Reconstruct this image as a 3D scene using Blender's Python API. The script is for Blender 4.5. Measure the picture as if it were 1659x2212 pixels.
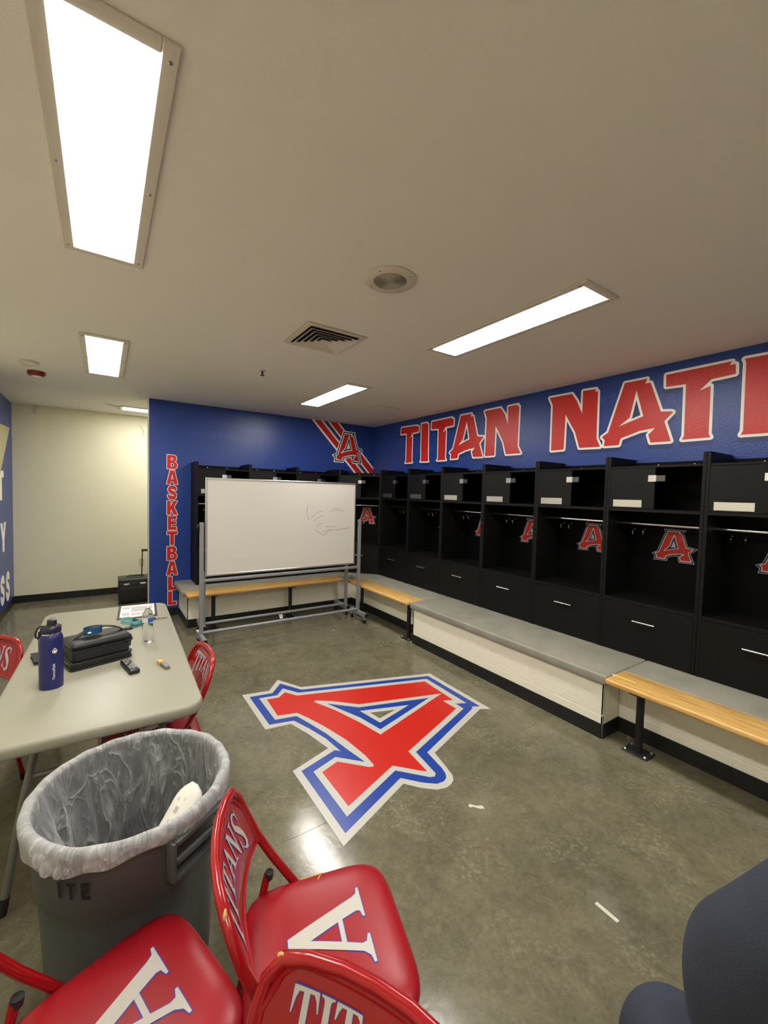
import bpy, bmesh, math, random
from mathutils import Vector, Matrix
from mathutils.geometry import tessellate_polygon

for o in list(bpy.data.objects):
    bpy.data.objects.remove(o)
SC = bpy.context.scene
COL = SC.collection
rnd = random.Random(7)

# ------------------------------------------------------------------ camera, world, exposure
CAM_H = 1.647
def _cam_axes(yaw, pitch, roll):
    y, p, r = map(math.radians, (yaw, pitch, roll))
    fwd = Vector((math.sin(y) * math.cos(p), math.cos(y) * math.cos(p), -math.sin(p)))
    right = Vector((math.cos(y), -math.sin(y), 0))
    up = right.cross(fwd)
    return math.cos(r) * right + math.sin(r) * up, math.cos(r) * up - math.sin(r) * right, fwd
_r, _u, _f = _cam_axes(34.058, 2.564, 1.446)
cam_data = bpy.data.cameras.new('camera')
cam_data.sensor_fit = 'HORIZONTAL'
cam_data.sensor_width = 36.0
cam_data.lens = 899.45 / 1659 * 36.0
cam_data.clip_start = 0.02
cam = bpy.data.objects.new('camera', cam_data)
cam.matrix_world = Matrix(((_r.x, _u.x, -_f.x, 0), (_r.y, _u.y, -_f.y, 0), (_r.z, _u.z, -_f.z, CAM_H), (0, 0, 0, 1)))
COL.objects.link(cam)
SC.camera = cam

world = bpy.data.worlds.new('world')
world.use_nodes = True
world.node_tree.nodes['Background'].inputs['Color'].default_value = (0.0, 0.0, 0.0, 1)
SC.world = world
SC.view_settings.view_transform = 'Standard'
SC.view_settings.look = 'None'
SC.view_settings.gamma = 1.0
SC.view_settings.use_curve_mapping = False
SC.view_settings.exposure = 0.0
LAMP = 43.0                       # emission of the lit ceiling lenses
LAMP_COLOUR = (1.0, 0.97, 0.915)

# room measures (metres)
H, XR, YB, XB, XL, YC = 2.743, 3.762, 5.923, 0.472, -1.02, 7.547
Y_BACK = -2.6

# ------------------------------------------------------------------ materials
MATS = {}
def mat(name, col, rough=0.5, metal=0.0, spec=0.5, bump=None, noise=None, coat=0.0, trans=0.0, ior=1.45, alpha=1.0):
    """bump=(scale, strength, distance); noise=(scale, amount, detail)"""
    if name in MATS:
        return MATS[name]
    m = bpy.data.materials.new(name)
    m.use_nodes = True
    nt = m.node_tree
    b = nt.nodes['Principled BSDF']
    b.inputs['Base Color'].default_value = (*col, 1)
    b.inputs['Roughness'].default_value = rough
    b.inputs['Metallic'].default_value = metal
    b.inputs['Specular IOR Level'].default_value = spec
    b.inputs['IOR'].default_value = ior
    b.inputs['Coat Weight'].default_value = coat
    b.inputs['Transmission Weight'].default_value = trans
    b.inputs['Alpha'].default_value = alpha
    if bump or noise:
        tc = nt.nodes.new('ShaderNodeTexCoord')
    if noise:
        n = nt.nodes.new('ShaderNodeTexNoise')
        n.inputs['Scale'].default_value = noise[0]
        n.inputs['Detail'].default_value = noise[2] if len(noise) > 2 else 4
        nt.links.new(tc.outputs['Object'], n.inputs['Vector'])
        mx = nt.nodes.new('ShaderNodeMix')
        mx.data_type = 'RGBA'
        a = noise[1]
        mx.inputs[6].default_value = (*[c * (1 - a) for c in col], 1)
        mx.inputs[7].default_value = (*[min(1, c * (1 + a)) for c in col], 1)
        nt.links.new(n.outputs['Fac'], mx.inputs[0])
        nt.links.new(mx.outputs[2], b.inputs['Base Color'])
    if bump:
        n2 = nt.nodes.new('ShaderNodeTexNoise')
        n2.inputs['Scale'].default_value = bump[0]
        n2.inputs['Detail'].default_value = 3
        nt.links.new(tc.outputs['Object'], n2.inputs['Vector'])
        bp = nt.nodes.new('ShaderNodeBump')
        bp.inputs['Strength'].default_value = bump[1]
        bp.inputs['Distance'].default_value = bump[2]
        nt.links.new(n2.outputs['Fac'], bp.inputs['Height'])
        nt.links.new(bp.outputs['Normal'], b.inputs['Normal'])
    MATS[name] = m
    return m

def srgb(r, g, b):
    f = lambda c: (c / 255 / 12.92) if c / 255 <= 0.04045 else ((c / 255 + 0.055) / 1.055) ** 2.4
    return (f(r), f(g), f(b))

def mat_concrete_floor():
    m = bpy.data.materials.new('polished_concrete')
    m.use_nodes = True
    nt = m.node_tree; N = nt.nodes; Lk = nt.links
    b = N['Principled BSDF']
    tc = N.new('ShaderNodeTexCoord')
    def noise(scale, detail, rough=0.55, dist=0.0):
        n = N.new('ShaderNodeTexNoise')
        n.inputs['Scale'].default_value = scale; n.inputs['Detail'].default_value = detail
        n.inputs['Roughness'].default_value = rough; n.inputs['Distortion'].default_value = dist
        Lk.new(tc.outputs['Object'], n.inputs['Vector'])
        return n
    big = noise(1.7, 5, 0.6, 0.6); mid = noise(9, 6, 0.65, 0.8); fine = noise(42, 5, 0.7, 1.2)
    ramp = N.new('ShaderNodeValToRGB')
    ramp.color_ramp.elements[0].position = 0.30; ramp.color_ramp.elements[0].color = (*srgb(70, 67, 53), 1)
    ramp.color_ramp.elements[1].position = 0.72; ramp.color_ramp.elements[1].color = (*srgb(128, 122, 99), 1)
    mixv = N.new('ShaderNodeMath'); mixv.operation = 'MULTIPLY_ADD'
    mixv.inputs[1].default_value = 0.34; Lk.new(big.outputs['Fac'], mixv.inputs[0])
    m2 = N.new('ShaderNodeMath'); m2.operation = 'MULTIPLY_ADD'; m2.inputs[1].default_value = 0.34
    Lk.new(mid.outputs['Fac'], m2.inputs[0])
    m3 = N.new('ShaderNodeMath'); m3.operation = 'MULTIPLY'; m3.inputs[1].default_value = 0.34
    Lk.new(fine.outputs['Fac'], m3.inputs[0])
    Lk.new(m3.outputs[0], m2.inputs[2]); Lk.new(m2.outputs[0], mixv.inputs[2])
    Lk.new(mixv.outputs[0], ramp.inputs['Fac'])
    # pale aggregate flecks in worn patches
    vor = N.new('ShaderNodeTexVoronoi'); vor.inputs['Scale'].default_value = 42
    vor.inputs['Randomness'].default_value = 1.0
    vd = N.new('ShaderNodeVectorMath'); vd.operation = 'MULTIPLY_ADD'; vd.inputs[1].default_value = (.05, .05, .05)
    Lk.new(fine.outputs['Color'], vd.inputs[0]); Lk.new(tc.outputs['Object'], vd.inputs[2]); Lk.new(vd.outputs[0], vor.inputs['Vector'])
    lt = N.new('ShaderNodeMapRange'); lt.inputs['From Min'].default_value = 0.50; lt.inputs['From Max'].default_value = 0.15
    Lk.new(vor.outputs['Distance'], lt.inputs['Value'])
    patch = N.new('ShaderNodeMapRange'); patch.inputs['From Min'].default_value = 0.48; patch.inputs['From Max'].default_value = 0.68
    pn = noise(2.6, 3); Lk.new(pn.outputs['Fac'], patch.inputs['Value'])
    mm = N.new('ShaderNodeMath'); mm.operation = 'MULTIPLY'
    Lk.new(lt.outputs[0], mm.inputs[0]); Lk.new(patch.outputs[0], mm.inputs[1])
    mm2 = N.new('ShaderNodeMath'); mm2.operation = 'MULTIPLY'; mm2.inputs[1].default_value = 0.30
    Lk.new(mm.outputs[0], mm2.inputs[0])
    mx = N.new('ShaderNodeMix'); mx.data_type = 'RGBA'
    Lk.new(mm2.outputs[0], mx.inputs[0]); Lk.new(ramp.outputs['Color'], mx.inputs[6])
    mx.inputs[7].default_value = (*srgb(176, 170, 148), 1)
    Lk.new(mx.outputs[2], b.inputs['Base Color'])
    rr = N.new('ShaderNodeMapRange'); rr.inputs['To Min'].default_value = 0.07; rr.inputs['To Max'].default_value = 0.22
    Lk.new(mid.outputs['Fac'], rr.inputs['Value']); Lk.new(rr.outputs[0], b.inputs['Roughness'])
    bp = N.new('ShaderNodeBump'); bp.inputs['Strength'].default_value = 0.12; bp.inputs['Distance'].default_value = 0.004
    Lk.new(mid.outputs['Fac'], bp.inputs['Height']); Lk.new(bp.outputs['Normal'], b.inputs['Normal'])
    b.inputs['Specular IOR Level'].default_value = 0.42
    return m

def mat_wood():
    m = bpy.data.materials.new('varnished_maple')
    m.use_nodes = True
    nt = m.node_tree; N = nt.nodes; Lk = nt.links
    b = N['Principled BSDF']
    tc = N.new('ShaderNodeTexCoord')
    mp = N.new('ShaderNodeMapping'); mp.inputs['Scale'].default_value = (1.6, 26, 26)
    Lk.new(tc.outputs['Object'], mp.inputs['Vector'])
    n = N.new('ShaderNodeTexNoise'); n.inputs['Scale'].default_value = 2.2; n.inputs['Detail'].default_value = 6
    n.inputs['Distortion'].default_value = 0.4
    Lk.new(mp.outputs['Vector'], n.inputs['Vector'])
    r = N.new('ShaderNodeValToRGB')
    r.color_ramp.elements[0].position = 0.3; r.color_ramp.elements[0].color = (*srgb(186, 136, 66), 1)
    r.color_ramp.elements[1].position = 0.7; r.color_ramp.elements[1].color = (*srgb(228, 190, 120), 1)
    Lk.new(n.outputs['Fac'], r.inputs['Fac']); Lk.new(r.outputs['Color'], b.inputs['Base Color'])
    b.inputs['Roughness'].default_value = 0.3
    return m

def mat_emit(name, col, strength):
    m = bpy.data.materials.new(name)
    m.use_nodes = True
    b = m.node_tree.nodes['Principled BSDF']
    b.inputs['Base Color'].default_value = (0.8, 0.8, 0.8, 1)
    b.inputs['Emission Color'].default_value = (*col, 1)
    b.inputs['Emission Strength'].default_value = strength
    return m

def mat_film():
    """thin translucent plastic of the bin liner"""
    m = bpy.data.materials.new('clear_plastic_film')
    m.use_nodes = True
    nt = m.node_tree; N = nt.nodes; Lk = nt.links
    out = N['Material Output']; b = N['Principled BSDF']
    b.inputs['Base Color'].default_value = (0.86, 0.86, 0.86, 1)
    b.inputs['Roughness'].default_value = 0.28
    tr = N.new('ShaderNodeBsdfTransparent'); tr.inputs['Color'].default_value = (0.97, 0.97, 0.97, 1)
    tl = N.new('ShaderNodeBsdfTranslucent'); tl.inputs['Color'].default_value = (0.85, 0.85, 0.85, 1)
    m1 = N.new('ShaderNodeMixShader'); m1.inputs[0].default_value = 0.45
    Lk.new(b.outputs[0], m1.inputs[1]); Lk.new(tl.outputs[0], m1.inputs[2])
    m2 = N.new('ShaderNodeMixShader')
    lw = N.new('ShaderNodeLayerWeight'); lw.inputs['Blend'].default_value = 0.35
    tc = N.new('ShaderNodeTexCoord'); sep = N.new('ShaderNodeSeparateXYZ'); Lk.new(tc.outputs['Object'], sep.inputs[0])
    at = N.new('ShaderNodeMath'); at.operation = 'ARCTAN2'; Lk.new(sep.outputs['Y'], at.inputs[0]); Lk.new(sep.outputs['X'], at.inputs[1])
    cmb = N.new('ShaderNodeCombineXYZ'); Lk.new(at.outputs[0], cmb.inputs[0]); Lk.new(sep.outputs['Z'], cmb.inputs[1])
    def ridge(sx, sy, scale, dist, pw):
        mp = N.new('ShaderNodeMapping'); mp.inputs['Scale'].default_value = (sx, sy, 1); mp.inputs['Rotation'].default_value = (0, 0, .35)
        Lk.new(cmb.outputs[0], mp.inputs['Vector'])
        n = N.new('ShaderNodeTexNoise'); n.inputs['Scale'].default_value = scale; n.inputs['Detail'].default_value = 2; n.inputs['Distortion'].default_value = dist
        Lk.new(mp.outputs[0], n.inputs['Vector'])
        a1 = N.new('ShaderNodeMath'); a1.operation = 'MULTIPLY_ADD'; a1.inputs[1].default_value = 2; a1.inputs[2].default_value = -1; Lk.new(n.outputs['Fac'], a1.inputs[0])
        a2 = N.new('ShaderNodeMath'); a2.operation = 'ABSOLUTE'; Lk.new(a1.outputs[0], a2.inputs[0])
        a3 = N.new('ShaderNodeMath'); a3.operation = 'SUBTRACT'; a3.inputs[0].default_value = 1; Lk.new(a2.outputs[0], a3.inputs[1])
        a4 = N.new('ShaderNodeMath'); a4.operation = 'POWER'; a4.inputs[1].default_value = pw; Lk.new(a3.outputs[0], a4.inputs[0])
        return a4
    r1 = ridge(1.5, 2.2, 2.2, .8, 14); r2 = ridge(3.2, 3.0, 2.4, 1.2, 10)
    sm_ = N.new('ShaderNodeMath'); sm_.operation = 'MULTIPLY_ADD'; sm_.inputs[1].default_value = .55; Lk.new(r2.outputs[0], sm_.inputs[0]); Lk.new(r1.outputs[0], sm_.inputs[2])
    bp = N.new('ShaderNodeBump'); bp.inputs['Strength'].default_value = .7; bp.inputs['Distance'].default_value = .012
    Lk.new(sm_.outputs[0], bp.inputs['Height']); Lk.new(bp.outputs[0], b.inputs['Normal']); Lk.new(bp.outputs[0], tl.inputs['Normal'])
    mr = N.new('ShaderNodeMapRange'); mr.inputs['From Min'].default_value = 0.0; mr.inputs['From Max'].default_value = 1.3
    mr.inputs['To Min'].default_value = 0.16; mr.inputs['To Max'].default_value = 0.62
    Lk.new(sm_.outputs[0], mr.inputs['Value'])
    ad = N.new('ShaderNodeMath'); ad.operation = 'MULTIPLY_ADD'; ad.inputs[1].default_value = 0.5; ad.use_clamp = True
    Lk.new(lw.outputs['Facing'], ad.inputs[0]); Lk.new(mr.outputs[0], ad.inputs[2])
    Lk.new(ad.outputs[0], m2.inputs[0]); Lk.new(tr.outputs[0], m2.inputs[1]); Lk.new(m1.outputs[0], m2.inputs[2])
    Lk.new(m2.outputs[0], out.inputs['Surface'])
    return m

M_FLOOR = mat_concrete_floor()
M_WOOD = mat_wood()
M_LENS = mat_emit('lit_acrylic_lens', LAMP_COLOUR, LAMP)
M_FILM = mat_film()
M_LENS2 = mat_emit('lit_passage_lens', LAMP_COLOUR, LAMP * .75)
M_CEIL = mat('ceiling_paint', srgb(235, 231, 222), 0.8, bump=(220, 0.25, 0.002))
M_CREAM = mat('cream_paint', srgb(226, 221, 194), 0.6, bump=(160, 0.2, 0.002))
M_BLUE = mat('royal_blue_paint', srgb(36, 64, 138), 0.30, bump=(95, 0.5, 0.0035), noise=(3, 0.12))
M_BLUE_GHOST = mat('lighter_blue_print', srgb(46, 76, 152), 0.32, bump=(95, 0.5, 0.0035))
M_BLUE_DARK = mat('deep_blue_print', srgb(24, 46, 108), 0.32, bump=(95, 0.5, 0.0035))
M_RED_P = mat('red_wall_print', srgb(203, 40, 34), 0.31, bump=(95, 0.5, 0.0035))
M_WHITE_P = mat('white_wall_print', srgb(250, 246, 238), 0.4, bump=(130, 0.3, 0.002))
M_NAVY_P = mat('navy_print', srgb(28, 32, 72), 0.4)
M_LAV_P = mat('silver_lilac_print', srgb(196, 192, 206), 0.4)
M_RED_F = mat('red_floor_vinyl', srgb(190, 36, 26), 0.3)
M_BLUE_F = mat('blue_floor_vinyl', srgb(28, 62, 146), 0.3)
M_WHITE_F = mat('white_floor_vinyl', srgb(184, 182, 174), 0.32)
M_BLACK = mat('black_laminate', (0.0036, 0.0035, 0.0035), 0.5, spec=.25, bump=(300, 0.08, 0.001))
M_BLACK_SHADED = mat('black_laminate_shaded', (0.0018, 0.0018, 0.0019), 0.5, spec=.12)  # same laminate, darkened to put the locker interior's shade into the colour
M_RUBBER = mat('black_rubber_base', (0.012, 0.012, 0.012), 0.35)
M_SLAB = mat('bench_concrete', srgb(140, 137, 125), 0.5, noise=(5, 0.34, 8), bump=(40, 0.1, 0.002))
M_BLOCK = mat('painted_block', srgb(238, 233, 216), 0.55, bump=(55, 0.5, 0.004))
M_MORTAR = mat('painted_mortar', srgb(234, 229, 212), 0.6)
M_BLKMET = mat('black_painted_steel', (0.012, 0.012, 0.013), 0.35)
M_CHROME = mat('chrome', (0.8, 0.8, 0.8), 0.12, metal=1.0)
M_STEEL = mat('brushed_steel', (0.72, 0.71, 0.69), 0.3, metal=1.0)
M_ALU = mat('aluminium_trim', (0.62, 0.61, 0.59), 0.35, metal=1.0)
M_GREYTUBE = mat('grey_painted_steel', srgb(142, 143, 146), 0.38, metal=0.2)
M_BOARD = mat('whiteboard_surface', srgb(214, 210, 202), 0.28, noise=(2.5, 0.03))
M_INK = mat('marker_ink', srgb(138, 134, 128), 0.6)
M_REDMET = mat('red_enamel', srgb(146, 10, 18), 0.24, coat=0.3, bump=(14, 0.04, 0.002))
M_VINYL = mat('red_vinyl', srgb(146, 14, 26), 0.36, bump=(24, 0.10, 0.004), noise=(6, 0.10))
M_CHAIR_W = mat('chair_white_print', srgb(184, 180, 170), 0.4)
M_CHAIR_B = mat('chair_blue_print', srgb(58, 62, 150), 0.4)
M_CHIP = mat('bare_chipped_paint', srgb(190, 160, 96), 0.5)
M_TABLE = mat('table_plastic', srgb(146, 143, 127), 0.42, noise=(5, 0.04), bump=(160, 0.12, 0.001))
M_TABLEG = mat('table_leg_grey', srgb(120, 118, 112), 0.4, metal=0.3)
M_BIN = mat('grey_bin_plastic', srgb(72, 74, 74), 0.45, bump=(60, 0.06, 0.002))
M_BINTEXT = mat('bin_marker_black', (0.008, 0.008, 0.009), 0.6)
M_PAPER = mat('white_paper', srgb(226, 223, 212), 0.6)
M_GREYPRINT = mat('grey_print', srgb(176, 168, 170), 0.7)
M_FLASK = mat('flask_navy', srgb(28, 32, 92), 0.34, spec=0.6)
M_FLASKCAP = mat('flask_cap_navy', srgb(30, 28, 66), 0.35)
M_BLKPLAS = mat('black_plastic', (0.013, 0.013, 0.014), 0.4)
M_BAG = mat('black_nylon', (0.013, 0.013, 0.0135), 0.45, bump=(90, 0.15, 0.002))
M_BAGTRIM = mat('black_trim', (0.022, 0.022, 0.023), 0.33)
M_BAND = mat('blue_band', srgb(24, 76, 116), 0.45)
M_TEAL = mat('teal_webbing', srgb(110, 180, 182), 0.6)
M_TEALD = mat('dark_teal_webbing', srgb(60, 110, 112), 0.6)
M_PET = mat('clear_pet', (0.96, 0.98, 0.98), 0.04, trans=1.0, ior=1.25)
M_WATERLBL = mat('bottle_label_blue', srgb(60, 92, 178), 0.4)
M_WATERLBLW = mat('bottle_label_white', srgb(214, 216, 220), 0.4)
M_ORANGE = mat('orange_plastic', srgb(226, 164, 70), 0.45)
M_GREYPL = mat('grey_plastic', srgb(120, 118, 112), 0.5)
M_BTN = mat('remote_button_grey', srgb(150, 148, 142), 0.5)
M_WHITEMET = mat('white_enamel', srgb(212, 204, 190), 0.5)
M_DUCT_SHADE = mat('painted_duct_shade', (0.01, 0.01, 0.01), 0.8)  # near-black colour standing in for shade inside the duct
M_REDPL = mat('alarm_red_plastic', srgb(120, 26, 26), 0.4)
M_WPL = mat('white_plastic', srgb(206, 200, 184), 0.5)
M_NAVYCLOTH = mat('navy_cotton', srgb(50, 56, 70), 0.9, bump=(240, 0.4, 0.003), noise=(12, 0.18))
M_SKIN = mat('skin', srgb(196, 146, 118), 0.55)
M_HAIR = mat('dark_hair', srgb(40, 30, 24), 0.6)
M_YELLOW = mat('pencil_yellow', srgb(232, 206, 92), 0.4)
M_BEIGE = mat('beige_plastic', srgb(196, 188, 150), 0.5)
M_SCUFF = mat('pale_scuff', srgb(196, 196, 178), 0.6)

# ------------------------------------------------------------------ mesh helpers
class MB:
    """collects shapes and builds ONE mesh object"""
    def __init__(s):
        s.v = []; s.f = []
    def add(s, verts, faces):
        n = len(s.v)
        s.v += [tuple(p) for p in verts]
        s.f += [tuple(i + n for i in f) for f in faces]
        return s
    def box(s, x0, x1, y0, y1, z0, z1):
        v = [(x, y, z) for x in (x0, x1) for y in (y0, y1) for z in (z0, z1)]
        return s.add(v, [(0, 1, 3, 2), (4, 6, 7, 5), (0, 4, 5, 1), (2, 3, 7, 6), (0, 2, 6, 4), (1, 5, 7, 3)])
    def rbox(s, x0, x1, y0, y1, z0, z1, r=0.004, seg=2, vertical_only=False, xf=None):
        bm = bmesh.new()
        bmesh.ops.create_cube(bm, size=1)
        for v in bm.verts:
            v.co = Vector(((x0 + x1) / 2 + v.co.x * (x1 - x0), (y0 + y1) / 2 + v.co.y * (y1 - y0), (z0 + z1) / 2 + v.co.z * (z1 - z0)))
        es = [e for e in bm.edges if not vertical_only or abs(e.verts[0].co.z - e.verts[1].co.z) > 1e-6]
        bmesh.ops.bevel(bm, geom=es, offset=r, segments=seg, affect='EDGES', profile=0.5)
        bm.verts.index_update()
        vs = [v.co.copy() for v in bm.verts]
        if xf:
            vs = [xf(p) for p in vs]
        s.add(vs, [[v.index for v in f.verts] for f in bm.faces])
        bm.free()
        return s
    def tube(s, path, r, seg=10, closed=False, caps=True):
        P = [Vector(p) for p in path]; n = len(P)
        rs = r if isinstance(r, (list, tuple)) else [r] * n
        T = []
        for i in range(n):
            a = P[(i - 1) % n] if (closed or i > 0) else P[i]
            b = P[(i + 1) % n] if (closed or i < n - 1) else P[i]
            T.append((b - a).normalized())
        up = Vector((0, 0, 1)) if abs(T[0].z) < 0.9 else Vector((1, 0, 0))
        nrm = (up - T[0] * up.dot(T[0])).normalized()
        vs = []
        for i in range(n):
            nrm = (nrm - T[i] * nrm.dot(T[i]))
            nrm = nrm.normalized() if nrm.length > 1e-6 else Vector((1, 0, 0))
            bn = T[i].cross(nrm)
            for k in range(seg):
                a = 2 * math.pi * k / seg
                vs.append(P[i] + (nrm * math.cos(a) + bn * math.sin(a)) * rs[i])
        fs = []
        for i in range(n if closed else n - 1):
            j = (i + 1) % n
            for k in range(seg):
                l = (k + 1) % seg
                fs.append((i * seg + k, i * seg + l, j * seg + l, j * seg + k))
        if caps and not closed:
            fs.append(tuple(range(seg))[::-1]); fs.append(tuple((n - 1) * seg + k for k in range(seg)))
        return s.add(vs, fs)
    def cyl(s, p0, p1, r, seg=16):
        return s.tube([p0, p1], r, seg)
    def lathe(s, prof, c=(0, 0, 0), seg=32, close=True, wob=None):
        vs = []; n = len(prof)
        for (r, z) in prof:
            for k in range(seg):
                a = 2 * math.pi * k / seg
                rr = r if wob is None else wob(r, z, a)
                vs.append((c[0] + rr * math.cos(a), c[1] + rr * math.sin(a), c[2] + z))
        fs = [(i * seg + k, i * seg + (k + 1) % seg, (i + 1) * seg + (k + 1) % seg, (i + 1) * seg + k) for i in range(n - 1) for k in range(seg)]
        if close:
            fs.append(tuple(range(seg))[::-1]); fs.append(tuple((n - 1) * seg + k for k in range(seg)))
        return s.add(vs, fs)
    def grid(s, fn, nu, nv):
        vs = [fn(i / nu, j / nv) for i in range(nu + 1) for j in range(nv + 1)]
        fs = [(i * (nv + 1) + j, (i + 1) * (nv + 1) + j, (i + 1) * (nv + 1) + j + 1, i * (nv + 1) + j + 1) for i in range(nu) for j in range(nv)]
        return s.add(vs, fs)
    def sphere(s, c, r, seg=12, rings=8, sc=(1, 1, 1)):
        vs = []; 
        for i in range(rings + 1):
            t = math.pi * i / rings
            for k in range(seg):
                a = 2 * math.pi * k / seg
                vs.append((c[0] + r * sc[0] * math.sin(t) * math.cos(a), c[1] + r * sc[1] * math.sin(t) * math.sin(a), c[2] + r * sc[2] * math.cos(t)))
        return s.add(vs, [(i * seg + k, (i + 1) * seg + k, (i + 1) * seg + (k + 1) % seg, i * seg + (k + 1) % seg) for i in range(rings) for k in range(seg)])
    def flat(s, polys, fn, maxlen=None):
        """fill 2D polygons (each: [outer, hole, ...]) and place every point with fn(u, v)"""
        for pl in polys:
            pts = [p for loop in pl for p in loop]
            tris = tessellate_polygon([[Vector((p[0], p[1], 0)) for p in loop] for loop in pl])
            if maxlen is None:
                s.add([fn(*p) for p in pts], tris)
                continue
            bm = bmesh.new()
            vv = [bm.verts.new((p[0], p[1], 0)) for p in pts]
            for t in tris:
                try:
                    bm.faces.new([vv[i] for i in t])
                except ValueError:
                    pass
            for _ in range(5):
                es = [e for e in bm.edges if e.calc_length() > maxlen]
                if not es:
                    break
                bmesh.ops.subdivide_edges(bm, edges=es, cuts=1)
                bmesh.ops.triangulate(bm, faces=bm.faces[:])
            bm.verts.index_update()
            s.add([fn(v.co.x, v.co.y) for v in bm.verts], [[v.index for v in f.verts] for f in bm.faces])
            bm.free()
        return s
    def stroke(s, polys, w, fn, closed=True, disc=8, n=(0, 0, 0)):
        """painted line of half-width w along polygon edges; n lifts each piece a hair above the last"""
        nv = Vector(n); cnt = 0
        for pl in polys:
            for loop in pl:
                m = len(loop)
                for i in range(m if closed else m - 1):
                    a = Vector(loop[i]); b = Vector(loop[(i + 1) % m])
                    d = b - a
                    if d.length < 1e-9:
                        continue
                    d.normalize(); q = Vector((-d.y, d.x)) * w
                    cnt += 1; lift = nv * (cnt * .00001)
                    s.add([Vector(fn(*c)) + lift for c in (a + q, a - q, b - q, b + q)], [(0, 1, 2, 3)])
                for p in loop:
                    cnt += 1; lift = nv * (cnt * .00001)
                    s.add([Vector(fn(p[0] + w * math.cos(2 * math.pi * k / disc), p[1] + w * math.sin(2 * math.pi * k / disc))) + lift for k in range(disc)], [tuple(range(disc))])
        return s
    def data(s, name):
        me = bpy.data.meshes.new(name)
        me.from_pydata(s.v, [], s.f)
        me.validate()
        return me
    def build(s, name, m, parent=None, smooth=False, loc=(0, 0, 0), rz=0.0, fixn=True):
        me = s.data(name)
        if fixn:
            bm = bmesh.new(); bm.from_mesh(me)
            bmesh.ops.recalc_face_normals(bm, faces=bm.faces[:])
            bm.to_mesh(me); bm.free()
        me.materials.append(m)
        if smooth:
            for p in me.polygons:
                p.use_smooth = True
            try:
                me.set_sharp_from_angle(angle=math.radians(40))
            except Exception:
                pass
        o = bpy.data.objects.new(name, me)
        COL.objects.link(o)
        o.location = loc; o.rotation_euler = (0, 0, rz)
        if parent is not None:
            o.parent = parent
        return o

def tag(o, label=None, cat=None, group=None, kind=None):
    if label: o['label'] = label
    if cat: o['category'] = cat
    if group: o['group'] = group
    if kind: o['kind'] = kind
    return o

def thing(name, label, cat, loc=(0, 0, 0), rz=0.0, group=None, kind=None):
    o = bpy.data.objects.new(name, None)
    o.empty_display_size = 0.1
    COL.objects.link(o)
    o.location = loc; o.rotation_euler = (0, 0, rz)
    return tag(o, label, cat, group, kind)

def struct(o, label=None, cat=None):
    return tag(o, label, cat, kind='structure')

def copy_tree(o, parent=None):
    c = o.copy(); COL.objects.link(c)
    c.parent = parent
    for ch in list(o.children):
        copy_tree(ch, c)
    return c

def arc(cx, cy, r, a0, a1, n):
    return [(cx + r * math.cos(math.radians(a0 + (a1 - a0) * i / n)), cy + r * math.sin(math.radians(a0 + (a1 - a0) * i / n))) for i in range(n + 1)]

def ribbon2d(pts, ws):
    """closed outline around a 2D centre line with a width per point"""
    L, R = [], []
    n = len(pts)
    for i in range(n):
        a = Vector(pts[max(0, i - 1)]); b = Vector(pts[min(n - 1, i + 1)])
        d = (b - a).normalized(); q = Vector((-d.y, d.x)) * ws[i] / 2
        p = Vector(pts[i])
        L.append(tuple(p + q)); R.append(tuple(p - q))
    return L + R[::-1]

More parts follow.
